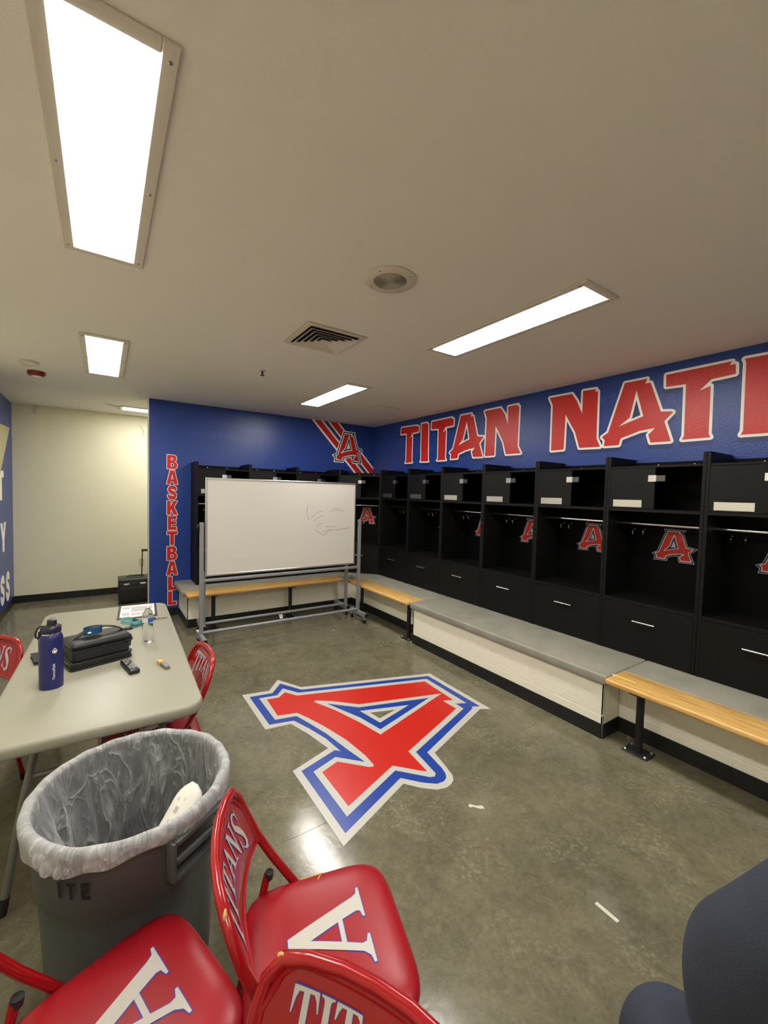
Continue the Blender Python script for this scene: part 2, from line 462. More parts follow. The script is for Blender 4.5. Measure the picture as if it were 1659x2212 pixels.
# ------------------------------------------------------------------ letter shapes (unit boxes)
_S = [(0.80, 0.68), (0.80, 0.80), (0.66, 0.87), (0.48, 0.88), (0.28, 0.84), (0.18, 0.72), (0.26, 0.60), (0.46, 0.53), (0.66, 0.45), (0.80, 0.34), (0.78, 0.20), (0.64, 0.13), (0.46, 0.12), (0.26, 0.16), (0.17, 0.26), (0.17, 0.34)]
BLOCK = {
    'B': [[(0, 0), (0, 1), (.6, 1), (.8, .96), (.9, .86), (.92, .74), (.86, .6), (.74, .53), (.9, .46), (.98, .34), (.98, .22), (.9, .08), (.76, .01), (.62, 0)],
          [(.36, .62), (.36, .8), (.5, .8), (.58, .76), (.58, .66), (.5, .62)], [(.36, .18), (.36, .4), (.54, .4), (.64, .35), (.65, .24), (.54, .18)]],
    'A': [[(-.05, 0), (.28, 1), (.72, 1), (1.05, 0), (.69, 0), (.63, .17), (.37, .17), (.31, 0)], [(.5, .74), (.61, .36), (.39, .36)]],
    'S': [ribbon2d(_S, [.27] * len(_S))],
    'K': [[(0, 0), (0, 1), (.36, 1), (.36, .62), (.62, 1), (1.02, 1), (.68, .56), (1.05, 0), (.64, 0), (.42, .38), (.36, .32), (.36, 0)]],
    'E': [[(.08, 0), (.08, 1), (.93, 1), (.93, .78), (.42, .78), (.42, .63), (.88, .63), (.88, .39), (.42, .39), (.42, .22), (.95, .22), (.95, 0)]],
    'T': [[(.31, 0), (.31, .77), (0, .77), (0, 1), (1, 1), (1, .77), (.69, .77), (.69, 0)]],
    'L': [[(.1, 0), (.1, 1), (.5, 1), (.5, .24), (.95, .24), (.95, 0)]],
    'Y': [[(.33, 0), (.33, .4), (0, 1), (.36, 1), (.5, .65), (.64, 1), (1, 1), (.67, .4), (.67, 0)]],
    'I': [[(.3, 0), (.3, 1), (.7, 1), (.7, 0)]],
    'N': [[(0, 0), (0, 1), (.34, 1), (.66, .48), (.66, 1), (1, 1), (1, 0), (.66, 0), (.34, .52), (.34, 0)]],
    'R': [[(0, 0), (0, 1), (.65, 1), (.86, .94), (.95, .78), (.93, .6), (.78, .47), (1, 0), (.64, 0), (.48, .4), (.35, .4), (.35, 0)], [(.35, .62), (.35, .8), (.55, .8), (.6, .71), (.55, .62)]],
    'C': [ribbon2d([(.86, .68), (.8, .8), (.66, .87), (.48, .88), (.3, .82), (.19, .66), (.16, .5), (.19, .34), (.3, .18), (.48, .12), (.66, .13), (.8, .2), (.86, .32)], [.28] * 13)],
    'D': [[(0, 0), (0, 1), (.55, 1), (.8, .92), (.95, .72), (.97, .5), (.95, .28), (.8, .08), (.55, 0)], [(.35, .22), (.35, .78), (.5, .77), (.6, .66), (.62, .5), (.6, .34), (.5, .23)]],
}
_SS = [(0.62, 0.80), (0.56, 0.90), (0.42, 0.955), (0.26, 0.93), (0.15, 0.82), (0.17, 0.69), (0.30, 0.58), (0.48, 0.48), (0.62, 0.36), (0.65, 0.22), (0.55, 0.09), (0.38, 0.045), (0.22, 0.09), (0.12, 0.22)]
_SW = [.02, .03, .06, .10, .15, .19, .21, .22, .20, .16, .11, .06, .03, .02]
SERIF = {   # (advance, polygons)
    'T': (.80, [[(0, 1), (.74, 1), (.77, .70), (.74, .70), (.68, .86), (.60, .94), (.47, .94), (.47, .10), (.50, .05), (.60, .03), (.60, 0), (.17, 0), (.17, .03), (.26, .05), (.29, .10), (.29, .94), (.16, .94), (.09, .86), (.02, .70), (-.01, .70)]]),
    'I': (.46, [[(0, 1), (.40, 1), (.40, .97), (.32, .95), (.29, .90), (.29, .10), (.32, .05), (.40, .03), (.40, 0), (0, 0), (0, .03), (.08, .05), (.11, .10), (.11, .90), (.08, .95), (0, .97)]]),
    'A': (.92, [[(.40, 1), (.50, 1), (.80, .12), (.84, .05), (.92, .03), (.92, 0), (.52, 0), (.52, .03), (.60, .05), (.61, .10), (.55, .30), (.27, .30), (.21, .12), (.22, .06), (.30, .03), (.30, 0), (-.02, 0), (-.02, .03), (.06, .05), (.12, .12)], [(.405, .73), (.53, .36), (.29, .36)]]),
    'N': (.90, [[(0, 1), (.27, 1), (.68, .34), (.68, .90), (.66, .95), (.58, .97), (.58, 1), (.88, 1), (.88, .97), (.79, .95), (.76, .90), (.76, 0), (.68, 0), (.19, .78), (.19, .10), (.22, .05), (.31, .03), (.31, 0), (0, 0), (0, .03), (.08, .05), (.11, .10), (.11, .90), (.08, .95), (0, .97)]]),
    'S': (.72, [ribbon2d(_SS, _SW), [(.60, .72), (.645, .72), (.645, .97), (.615, .97), (.57, .90)], [(.10, .30), (.145, .30), (.19, .10), (.13, .03), (.10, .03)]]),
}
def serif_polys(c):
    loops = SERIF[c][1]
    return [[l] for l in loops] if c == 'S' else [loops]

# ------------------------------------------------------------------ the room shell
HX = 2.6                        # how far the side passage runs behind the blue wall
# floor: concrete panels parted by narrow control joints over a pale bed
floor = struct(MB().box(XL - .1, XR + .1, Y_BACK - .1, YC + .1, -0.08, -0.0012).build('floor', mat('joint_filler', srgb(150, 148, 132), 0.6)))
gx = [XL - .1, 2.4435, XR + .1]
gy = [Y_BACK - .1, 1.80, 4.2, YC + .1]
for i in range(len(gx) - 1):
    for j in range(len(gy) - 1):
        g = 0.0012
        MB().box(gx[i] + (g if i else 0), gx[i + 1] - (g if i < len(gx) - 2 else 0), gy[j] + (g if j else 0), gy[j + 1] - (g if j < len(gy) - 2 else 0), -0.0012, 0.0).build('floor_panel', M_FLOOR, floor)
struct(MB().box(XL - .1, XR + .1, Y_BACK - .1, YC + .1, H, H + .1).build('ceiling', M_CEIL))
wr = struct(MB().box(XR, XR + .1, Y_BACK - .1, YB + .0, 0, H).build('wall_right', M_BLUE))
wb = struct(MB().box(XB + .004, XR + .1, YB, YB + .16, 0, H).build('wall_back', M_BLUE))
struct(MB().box(XB, XB + .004, YB + .002, YB + .16, 0, H).box(XB, XR, YB + .16, YB + .165, 0, H).build('wall_partition', M_CREAM))
struct(MB().box(XL - .1, HX + .1, YC, YC + .1, 0, H).build('wall_passage', M_CREAM))
struct(MB().box(HX, HX + .1, YB + .16, YC, 0, H).build('wall_passage_end', M_CREAM))
wl = struct(MB().box(XL - .1, XL, 5.4, YC, 0, H).build('wall_left', M_BLUE))
struct(MB().box(XL - .1, XL, Y_BACK - .1, 5.4, 0, H).build('wall_left_near', M_CREAM))  # unseen near stretch, given cream paint to bounce light onto the ceiling
struct(MB().box(XL, XR, Y_BACK - .1, Y_BACK, 0, H).build('wall_front', M_CREAM))
# rubber baseboards
bb = .102
struct(MB().rbox(XL, HX, YC - .006, YC, 0, bb, .002).build('baseboard_passage', M_RUBBER))
struct(MB().rbox(XL, XL + .006, Y_BACK, YC - .006, 0, bb, .002).build('baseboard_left', M_RUBBER))
struct(MB().rbox(XB - .006, .80, YB - .006, YB, 0, bb, .002).rbox(XB - .006, XB, YB - .006, YB + .165, 0, bb, .002).build('baseboard_back', M_RUBBER))

# ------------------------------------------------------------------ wall graphics
EPS = .0007
def on_right(d):
    return lambda y, z: (XR - d, y, z)
def on_back(d):
    return lambda x, z: (x, YB - d, z)
def on_left(d):
    return lambda y, z: (XL + d, y, z)

LET={
 'T1':[(5.144, 2.645), (4.765, 2.635), (4.773, 2.625), (4.723, 2.621), (4.719, 2.545), (4.864, 2.538), (4.929, 2.474), (4.872, 2.497), (4.874, 2.132), (4.856, 2.112), (5.031, 2.113), (5.009, 2.136), (5.008, 2.545), (5.154, 2.55)],
 'I1':[(4.671, 2.646), (4.538, 2.645), (4.546, 2.633), (4.512, 2.623), (4.502, 2.13), (4.488, 2.108), (4.674, 2.114), (4.652, 2.132), (4.663, 2.625)],
 'T2':[(4.441, 2.647), (4.036, 2.651), (4.045, 2.632), (4.006, 2.631), (4.006, 2.546), (4.157, 2.542), (4.212, 2.478), (4.148, 2.507), (4.15, 2.122), (4.129, 2.109), (4.316, 2.112), (4.293, 2.132), (4.296, 2.534), (4.445, 2.546)],
 'A1':[(3.879, 2.654), (3.691, 2.651), (3.706, 2.617), (3.663, 2.619), (3.587, 2.365), (3.48, 2.35), (3.551, 2.277), (3.493, 2.114), (3.646, 2.119), (3.669, 2.184), (3.623, 2.231), (3.77, 2.213), (3.906, 2.173), (3.915, 2.119), (4.045, 2.118), (4.036, 2.177), (4.066, 2.199), (4.002, 2.245)],
 'A1h':[(3.773, 2.567), (3.716, 2.344), (3.911, 2.28), (3.831, 2.35)],
 'N1':[(3.482, 2.651), (3.242, 2.653), (3.177, 2.569), (3.133, 2.455), (3.135, 2.65), (3.0, 2.652), (3.014, 2.635), (2.985, 2.631), (2.988, 2.195), (2.943, 2.12), (3.144, 2.12), (3.19, 2.264), (3.307, 2.458), (3.311, 2.117), (3.453, 2.117), (3.447, 2.562)],
 'N2':[(2.615, 2.655), (2.371, 2.652), (2.316, 2.573), (2.259, 2.446), (2.26, 2.659), (2.132, 2.653), (2.145, 2.63), (2.115, 2.629), (2.109, 2.2), (2.071, 2.12), (2.273, 2.126), (2.323, 2.28), (2.43, 2.461), (2.434, 2.122), (2.574, 2.12), (2.577, 2.575)],
 'A2':[(1.88, 2.655), (1.699, 2.655), (1.714, 2.619), (1.672, 2.617), (1.584, 2.367), (1.512, 2.359), (1.495, 2.35), (1.555, 2.285), (1.5, 2.12), (1.65, 2.122), (1.67, 2.189), (1.621, 2.239), (1.737, 2.228), (1.892, 2.179), (1.905, 2.122), (2.037, 2.123), (2.032, 2.177), (2.06, 2.206), (2.005, 2.242)],
 'A2h':[(1.781, 2.575), (1.716, 2.348), (1.912, 2.286), (1.824, 2.352)],
 'T3':[(1.559, 2.656), (1.135, 2.66), (1.149, 2.635), (1.113, 2.636), (1.11, 2.565), (1.253, 2.557), (1.327, 2.485), (1.256, 2.509), (1.251, 2.153), (1.238, 2.126), (1.424, 2.125), (1.411, 2.154), (1.417, 2.553), (1.556, 2.56)],
 'I3':[(1.065, 2.66), (1.055, 2.636), (1.049, 2.155), (1.061, 2.126)],
}
FLOORA={
 'O':[(0.92, 3.33), (1.129, 3.29), (1.256, 3.448), (1.376, 3.217), (2.491, 2.864), (2.484, 2.232), (2.484, 2.13), (2.408, 2.17), (1.75, 1.941), (1.716, 1.789), (1.7, 1.726), (1.674, 1.69), (1.636, 1.67), (1.596, 1.665), (1.54, 1.682), (1.475, 1.739), (1.41, 1.82), (0.923, 1.631), (0.92, 2.251), (1.195, 2.341), (1.152, 2.548), (1.098, 2.73), (0.922, 2.755)],
 'B':[(0.961, 3.266), (1.137, 3.237), (1.25, 3.367), (1.361, 3.172), (2.441, 2.83), (2.442, 2.201), (2.377, 2.231), (2.371, 2.21), (1.711, 1.969), (1.689, 1.805), (1.672, 1.752), (1.65, 1.725), (1.618, 1.711), (1.571, 1.717), (1.51, 1.767), (1.424, 1.867), (0.965, 1.691), (0.963, 2.224), (1.221, 2.3), (1.248, 2.27), (1.229, 2.442), (1.181, 2.616), (1.131, 2.76), (0.964, 2.799)],
 'W':[(1.018, 3.205), (1.157, 3.181), (1.237, 3.271), (1.318, 3.134), (2.392, 2.79), (2.385, 2.292), (2.306, 2.33), (2.304, 2.242), (1.652, 2.01), (1.631, 1.841), (1.625, 1.787), (1.601, 1.77), (1.574, 1.781), (1.526, 1.834), (1.436, 1.935), (1.022, 1.777), (1.02, 2.181), (1.193, 2.235), (1.324, 2.098), (1.292, 2.27), (1.256, 2.496), (1.208, 2.676), (1.17, 2.807), (1.019, 2.839)],
 'R':[(1.064, 3.155), (1.156, 3.138), (1.227, 3.196), (1.29, 3.094), (2.343, 2.759), (2.329, 2.384), (2.247, 2.417), (2.254, 2.272), (1.613, 2.04), (1.593, 1.828), (1.559, 1.859), (1.448, 1.98), (1.062, 1.835), (1.061, 2.15), (1.182, 2.19), (1.321, 2.043), (1.345, 2.034), (1.355, 2.047), (1.359, 2.146), (1.338, 2.352), (1.288, 2.563), (1.234, 2.735), (1.189, 2.846), (1.054, 2.883)],
 'Rh':[(1.364, 2.932), (1.385, 2.945), (1.496, 2.865), (1.646, 2.717), (2.321, 2.514), (1.565, 2.289), (1.523, 2.484), (1.447, 2.739)],
 'Bh':[(1.439, 2.855), (1.622, 2.677), (2.183, 2.512), (1.6, 2.342), (1.558, 2.543)],
 'Wh':[(1.602, 2.629), (1.977, 2.507), (1.644, 2.415)],
 'Oh':[(1.659, 2.566), (1.842, 2.504), (1.673, 2.464)],
}
LOCKA={
 'O':[(-0.085, 0.127), (0.067, 0.124), (0.048, 0.11), (0.082, 0.002), (0.149, -0.012), (0.103, -0.051), (0.132, -0.127), (0.031, -0.127), (0.018, -0.079), (-0.016, -0.083), (-0.051, -0.097), (-0.055, -0.125), (-0.15, -0.126), (-0.143, -0.094), (-0.166, -0.075), (-0.128, -0.055), (-0.074, 0.106)],
 'I':[(-0.058, 0.112), (0.031, 0.111), (0.02, 0.097), (0.04, 0.094), (0.073, -0.009), (0.123, -0.018), (0.089, -0.048), (0.112, -0.115), (0.04, -0.115), (0.031, -0.083), (0.062, -0.062), (0.02, -0.062), (-0.017, -0.069), (-0.062, -0.086), (-0.069, -0.113), (-0.134, -0.111), (-0.13, -0.088), (-0.145, -0.072), (-0.116, -0.061)],
 'Rh':[(-0.012, 0.084), (0.02, -0.019), (-0.079, -0.047), (-0.041, -0.006)],
 'Bh':[(-0.011, 0.068), (0.013, -0.015), (-0.06, -0.033), (-0.038, -0.009)],
 'Gh':[(-0.013, 0.037), (0.004, -0.013), (-0.031, -0.016)],
}
def wall_word(loops_list, fn_of, w, parent_thing, shadow=None, n=(-1, 0, 0)):
    for q, loops in enumerate(loops_list):
        lt = MB().flat([loops], fn_of(3.4 * EPS + q * .00006)).build('letter', M_RED_P, parent_thing, fixn=False)
        MB().stroke([loops], w, fn_of(2 * EPS + q * .00006), n=n).build('letter_outline', M_WHITE_P, lt, fixn=False)
        if shadow:
            sh = [[(a + shadow[0], b + shadow[1]) for a, b in lp] for lp in loops[:1]]
            MB().flat([sh], fn_of(EPS * .6)).stroke([sh], w * 1.1, fn_of(EPS * .7), n=n).build('letter_shadow', M_BLUE_DARK, lt, fixn=False)
i3 = LET['I3']
I3 = [(0.872, 2.657), (1.065, 2.660), (1.055, 2.636), (1.049, 2.155), (1.061, 2.126), (0.872, 2.124), (0.884, 2.155), (0.886, 2.636)]
tw = thing('wall_lettering', 'big red and white TITAN lettering high on the blue right wall', 'lettering', (XR, 4.0, 2.1))
def _shift(fn_of, o):
    return lambda d: (lambda a, b: tuple(Vector(fn_of(d)(a, b)) - Vector(o)))
wall_word([[LET['T1']], [LET['I1']], [LET['T2']], [LET['A1'], LET['A1h']], [LET['N1']]], _shift(on_right, (XR, 4.0, 2.1)), .019, tw, (0.0, -.034))
tw2 = thing('wall_lettering', 'big red and white NATI lettering cut by the right edge, on the blue wall', 'lettering', (XR, 2.0, 2.1))
wall_word([[LET['N2']], [LET['A2'], LET['A2h']], [LET['T3']], [I3]], _shift(on_right, (XR, 2.0, 2.1)), .019, tw2, (0.0, -.034))

bk = thing('wall_lettering', 'vertical red BASKETBALL lettering down the blue wall beside the passage', 'lettering', (.735, YB, .12))
word = []
for k, ch in enumerate('BASKETBALL'):
    z1 = 2.066 - k * .1945
    word.append([[(.675 + u * .118, z1 - .176 + v * .176) for u, v in lp] for lp in BLOCK[ch]])
wall_word(word, _shift(on_back, (.735, YB, .12)), .0062, bk, (.004, -.008), (0, -1, 0))

ll = thing('wall_lettering', 'white letters at the far end of the left blue wall', 'lettering', (XL, 6.9, .1))
for ch, (y0, y1, z0, z1) in (('T', (6.56, 6.93, 1.447, 1.806)), ('Y', (6.68, 7.03, .806, 1.168)), ('S', (6.62, 6.90, .165, .525)), ('S', (6.96, 7.24, .145, .52))):
    lp = [[(y0 + u * (y1 - y0), z0 + v * (z1 - z0)) for u, v in loop] for loop in BLOCK[ch]]
    MB().flat([lp], _shift(on_left, (XL, 6.9, .1))(2 * EPS)).build('letter', M_WHITE_P, ll, fixn=False)
tag(MB().flat([[[(6.30, 2.35), (6.769, 2.367), (7.368, 2.387), (6.781, 1.83), (6.30, 1.40)]]], on_left(.004)).flat([[[(6.30, 2.35), (6.769, 2.367), (7.368, 2.387), (6.781, 1.83), (6.30, 1.40)]]], on_left(.0005)).build('wall_banner', M_BEIGE, fixn=False), 'pale pointed banner at the top of the left blue wall', 'banner')

# diagonal stripes and crest A on the back wall
st = thing('wall_stripes', 'pair of red and white diagonal stripes above the corner lockers', 'stripes', (3.1, YB, 2.0))
def band(x0, x1, m, d, nm):
    o = (3.1, YB, 2.0)
    k = (3.352 - 2.638) / (2.739 - 2.011)
    zb, zt = 1.93, H - .001
    f = lambda x, z: (x + (2.739 - z) * k, z)
    MB().flat([[[f(x0, zt), f(x1, zt), f(x1, zb), f(x0, zb)]]], _shift(on_back, o)(d)).build(nm, m, st, fixn=False)
band(2.638, 2.836, M_WHITE_P, EPS, 'stripe_edge'); band(2.680, 2.797, M_RED_P, 2 * EPS, 'stripe')
band(2.836, 2.908, mat('slate_blue_print', srgb(52, 66, 112), .36), EPS, 'stripe_gap')
band(2.908, 3.112, M_WHITE_P, EPS, 'stripe_edge'); band(2.942, 3.075, M_RED_P, 2 * EPS, 'stripe')
AFF = ((0.0104, 0.3245), (-0.3137, 0.0055), (4.0527, 1.8046))
def aff(p):
    return (p[0] * AFF[0][0] + p[1] * AFF[1][0] + AFF[2][0], p[0] * AFF[0][1] + p[1] * AFF[1][1] + AFF[2][1])
wa = thing('wall_emblem', 'red letter A emblem with white and navy outlines over the diagonal stripes', 'emblem', (3.2, YB, 2.05))
for nm, m, loops, d in (('outer_outline', M_WHITE_P, ('O',), 3), ('navy_band', M_NAVY_P, ('B', 'Wh'), 4), ('inner_outline', M_WHITE_P, ('W', 'Bh'), 5), ('letter', M_RED_P, ('R', 'Rh'), 6)):
    MB().flat([[[aff(p) for p in FLOORA[k]] for k in loops]], _shift(on_back, (3.2, YB, 2.05))(d * EPS)).build(nm, m, wa, fixn=False)

# faint tone-on-tone words printed in the blue wall covering
def ghost(text, fn, u0, v0, h, parent, dirn=1, slant=0.0):
    mb = MB(); u = u0
    for ch in text:
        if ch == ' ':
            u += dirn * h * .5; continue
        w = h * (.5 if ch == 'I' else .85)
        mb.flat([[[(u + dirn * a * w, v0 + b * h) for a, b in lp] for lp in BLOCK[ch]]], fn(.0004))
        u += dirn * w * 1.22
    mb.build('faint_lettering', M_BLUE_GHOST, parent, fixn=False)
ghost('ARCADIA', on_right, 3.50, 2.37, .085, wr, -1)
ghost('TITANS', on_right, 4.05, 2.52, .085, wr, -1)
ghost('ARCADIA', on_right, 4.75, 2.24, .085, wr, -1)
ghost('TITANS', on_right, 5.50, 2.36, .085, wr, -1)
ghost('TITANS', on_right, 2.42, 2.50, .085, wr, -1)
ghost('ARCADIA', on_right, 1.55, 2.42, .085, wr, -1)
ghost('TITANS', on_back, 2.66, 2.36, .08, wb)
ghost('ARCADIA', on_back, .95, 2.33, .08, wb)
ghost('TITANS', on_back, 1.55, 2.42, .08, wb)

# ------------------------------------------------------------------ floor emblem
fe = thing('floor_emblem', 'large red letter A decal with white and blue outlines on the concrete floor', 'decal', (1.7, 2.5, 0))
for nm, m, loops, d in (('outer_outline', M_WHITE_F, ('O', 'Oh'), .0005), ('blue_band', M_BLUE_F, ('B', 'Wh'), .0009), ('inner_outline', M_WHITE_F, ('W', 'Bh'), .0013), ('letter', M_RED_F, ('R', 'Rh'), .0017)):
    MB().flat([[FLOORA[k] for k in loops]], lambda x, y, d=d: (x - 1.7, y - 2.5, d)).build(nm, m, fe, fixn=False)

# ------------------------------------------------------------------ concrete ledges round the lockers
ZT, ZS = .454, .385               # slab top and underside
def ledge_base(parent, segs):
    """segs: list of ((x,y),(x,y),(nx,ny))"""
    ox, oy = parent.location.x, parent.location.y
    for p0, p1, n in segs:
        a = Vector(p0); b = Vector(p1); d = b - a; L = d.length; d.normalize()
        rz = math.atan2(d.y, d.x); flip = 1 if Vector((-d.y, d.x)).dot(Vector(n)) > 0 else -1
        s = flip
        def B(x0, x1, t0, t1, z0, z1, r):
            ya, yb = sorted((s * t0, s * t1))
            return MB().rbox(x0, x1, ya, yb, z0, z1, r, 2) if r else MB().box(x0, x1, ya, yb, z0, z1)
        loc = (a.x - ox, a.y - oy, 0)
        B(0, L, -.012, -.0022, 0, ZS - .001, 0).build('mortar', M_MORTAR, parent, loc=loc, rz=rz)
        for (z0, z1, off) in ((.0, .158, 0.0), (.162, ZS - .001, .2)):
            x = -off
            while x < L - .01:
                x0, x1 = max(0, x), min(L, x + .397)
                if x1 - x0 > .02:
                    B(x0, x1, -.012, .0, z0, z1, .0025).build('block', M_BLOCK, parent, loc=loc, rz=rz)
                x += .4
        B(0, L - .001, 0, .007, 0, bb, .002).build('rubber_base', M_RUBBER, parent, loc=loc, rz=rz)

Y1, Y2, Y0 = 1.452, 3.565, -1.6
XP, XQ = 2.834, 3.042             # face of the projecting and of the set-back part
YQ = 5.29
lr = thing('concrete_ledge', 'long concrete topped block ledge under the lockers on the right wall', 'ledge', (XR, 2.0, 0))
ledge_base(lr, [((XQ, Y0), (XQ, Y1), (-1, 0)), ((XQ, Y1), (XP, Y1), (0, -1)), ((XP, Y1), (XP, Y2), (-1, 0)), ((XP, Y2), (XQ, Y2), (0, 1)), ((XQ, Y2), (XQ, YQ), (-1, 0))])
def slab(x0, x1, y0, y1, parent, r=.014):
    return MB().rbox(x0 - parent.location.x, x1 - parent.location.x, y0 - parent.location.y, y1 - parent.location.y, ZS, ZT, r, 3).build('slab', M_SLAB, parent, smooth=True)
slab(XQ - .03, XR - .001, Y0, Y1 - .032, lr)
slab(2.802, XR - .001, Y1 - .028, Y2 + .03, lr)
slab(XQ - .03, XR - .001, Y2 + .034, YB - .001, lr)
lbk = thing('concrete_ledge', 'concrete topped block ledge under the lockers on the back wall', 'ledge', (2.0, YB, 0))
ledge_base(lbk, [((.815, YQ), (XQ, YQ), (0, -1)), ((.815, YB - .006), (.815, YQ), (-1, 0))])
slab(.752, XQ - .034, YQ - .04, YB - .004, lbk, .022)

# ------------------------------------------------------------------ wooden benches on floor posts
def wooden_bench(label, p0, p1, posts, width=.25):
    """p0->p1 middle line of the plank; posts = distances along it"""
    a = Vector(p0); b = Vector(p1); d = b - a; L = d.length
    t = thing('wooden_bench', label, 'bench', (a.x, a.y, 0), math.atan2(d.y, d.x), 'maple benches along the ledge')
    MB().rbox(0, L, -width / 2, width / 2, ZT - .036, ZT + .002, .013, 3).build('plank', M_WOOD, t, smooth=True)
    for q in posts:
        p = MB().cyl((q, 0, .008), (q, 0, ZT - .05), .0235, 16).build('post', M_BLKMET, t, smooth=True)
        MB().rbox(q - .03, q + .03, -.1, .1, ZT - .05, ZT - .036, .002, 1).build('bracket', M_BLKMET, p)
        MB().rbox(q - .078, q + .078, -.062, .062, 0, .008, .003, 1).build('floor_plate', M_BLKMET, p)
        for sx in (-1, 1):
            for sy in (-1, 1):
                MB().lathe([(.009, .008), (.009, .014), (.005, .018)], (q + sx * .06, sy * .044, 0), 8).build('bolt', M_STEEL, p, smooth=True)
    return t
wooden_bench('maple plank bench on black posts in the near right foreground of the ledge', (2.888, Y1 - .035), (2.888, -1.2), [.175, 1.45])
wooden_bench('short maple plank bench beside the whiteboard at the far right corner', (2.888, 4.95), (2.888, Y2 + .032), [.20, 1.24])
wooden_bench('maple plank bench behind the rolling whiteboard along the back wall', (.775, 5.137), (2.76, 5.137), [.30, 1.25])

# ------------------------------------------------------------------ lockers
LW = .656; LD = .405
LZ0 = ZT                           # stands on the ledge
PT = .021                          # half of a doubled partition
def make_locker():
    t = thing('locker', 'x', 'locker')
    w = LW - .0012
    for x0 in (.0006, w - PT):
        MB().rbox(x0, x0 + PT, 0, LD, LZ0, 1.982, .0015, 1).build('side_panel', M_BLACK, t)
    MB().box(PT, w - PT, LD - .015, LD, LZ0, 1.955).build('back_panel', M_BLACK_SHADED, t)
    MB().rbox(PT, w - PT, .004, LD - .015, 1.886, 1.902, .001, 1).build('top_panel', M_BLACK, t)
    for sx in (.2, .45):
        MB().lathe([(.006, 0), (.006, .002), (.003, .003)], (0, 0, 0), 8).build('screw', M_STEEL, t).matrix_basis = Matrix.Translation((sx, LD - .015, 1.93)) @ Matrix.Rotation(math.radians(90), 4, 'X')
    MB().rbox(PT, w - PT, .003, LD - .015, 1.556, 1.578, .001, 1).build('shelf', M_BLACK, t)
    d = MB().rbox(PT + .001, .345, .002, .020, 1.580, 1.884, .001, 1).build('door', M_BLACK, t)
    pl = MB().rbox(.052, .262, -.001, .002, 1.590, 1.645, .0008, 1).build('name_plate', M_STEEL, d)
    hs = MB().rbox(.300, .354, -.004, .002, 1.782, 1.830, .001, 1).build('hasp', M_STEEL, d)
    MB().rbox(.354, .412, -.002, .008, 1.784, 1.828, .001, 1).build('hasp_tongue', mat('dull_steel', (.12, .12, .12), .35, metal=1.0), d)
    MB().rbox(PT, w - PT, .002, LD - .015, .846, .872, .001, 1).build('seat_panel', M_BLACK, t)
    dr = MB().rbox(PT + .001, w - PT - .001, .001, .02, LZ0 + .006, .843, .001, 1).build('drawer', M_BLACK, t)
    MB().tube([(w / 2 - .078, -.026, .727), (w / 2 + .078, -.026, .727)], .0055, 10).tube([(w / 2 - .055, -.026, .727), (w / 2 - .055, .004, .727)], .004, 8).tube([(w / 2 + .055, -.026, .727), (w / 2 + .055, .004, .727)], .004, 8).build('handle', M_STEEL, dr, smooth=True)
    MB().cyl((PT, .2, 1.458), (w - PT, .2, 1.458), .0125, 14).build('hanging_rod', M_CHROME, t, smooth=True)
    for hx in (.045, .125):
        b0 = LD - .015
        MB().tube([(hx, b0, 1.405), (hx, b0 - .022, 1.402), (hx, b0 - .030, 1.385), (hx + .004, b0 - .040, 1.360), (hx + .010, b0 - .058, 1.352), (hx + .016, b0 - .072, 1.362), (hx + .018, b0 - .076, 1.385)], .0055, 8).sphere((hx + .018, b0 - .076, 1.387), .008, 8, 6).lathe([(.012, 0), (.012, .004)], (hx, b0 - .002, 1.40), 10).build('coat_hook', M_CHROME, t, smooth=True)
    # printed A on the back panel
    fn = lambda dd: (lambda u, v: (LW / 2 + .025 + u, LD - .015 - dd, 1.292 + v))
    lg = MB().flat([[LOCKA['O']]], fn(.0006)).build('emblem', M_NAVY_P, t, fixn=False)
    MB().stroke([[LOCKA['O']]], .0016, fn(.0010), disc=4, n=(0, -1, 0)).build('emblem_outline', M_LAV_P, lg, fixn=False)
    MB().flat([[LOCKA['I']]], fn(.0010)).build('emblem_letter', M_RED_P, lg, fixn=False)
    MB().stroke([[LOCKA['I']]], .0022, fn(.0015), disc=4, n=(0, -1, 0)).stroke([[LOCKA['Rh']]], .002, fn(.0019), disc=4, n=(0, -1, 0)).build('emblem_inner_outline', M_WHITE_P, lg, fixn=False)
    MB().flat([[LOCKA['Rh']]], fn(.0014)).build('emblem_gap', M_NAVY_P, lg, fixn=False)
    MB().flat([[LOCKA['Gh']]], fn(.0026)).build('emblem_centre', M_LAV_P, lg, fixn=False)
    return t
proto = make_locker()
XF, P0 = 3.349, 1.115
rl = ['black open locker at the right edge of the picture, cut by the frame',
      'black open locker with whole A emblem, second from the right picture edge',
      'black open locker third from the right picture edge on the right wall',
      'black open locker fourth from the right picture edge on the right wall',
      'black open locker third from the corner on the right wall',
      'black open locker second from the corner on the right wall, emblem almost hidden',
      'black open locker on the right wall nearest the room corner']
for k, lab in enumerate(rl):
    o = proto if k == 0 else copy_tree(proto)
    o.location = (XF, P0 + k * LW, 0); o.rotation_euler = (0, 0, -math.pi / 2)
    tag(o, lab, 'locker', 'lockers along the right wall')
bl = ['black open locker at the left end of the back row beside the BASKETBALL lettering',
      'black open locker second from the left behind the whiteboard',
      'black open locker third from the left behind the whiteboard',
      'black open corner locker set diagonally beside the whiteboard, under the stripes']
for k, lab in enumerate(bl):
    o = copy_tree(proto)
    o.location = (.95 + k * .6545, 5.51, 0); o.rotation_euler = (0, 0, 0)
    if k == 3:                    # diagonal unit across the room corner
        o.location = (2.9145, 5.5095, 0); o.rotation_euler = (0, 0, math.atan2(5.0515 - 5.5095, 3.3485 - 2.9145)); o.scale = (.961, 1, 1)
    tag(o, lab, 'locker', 'lockers along the back wall')
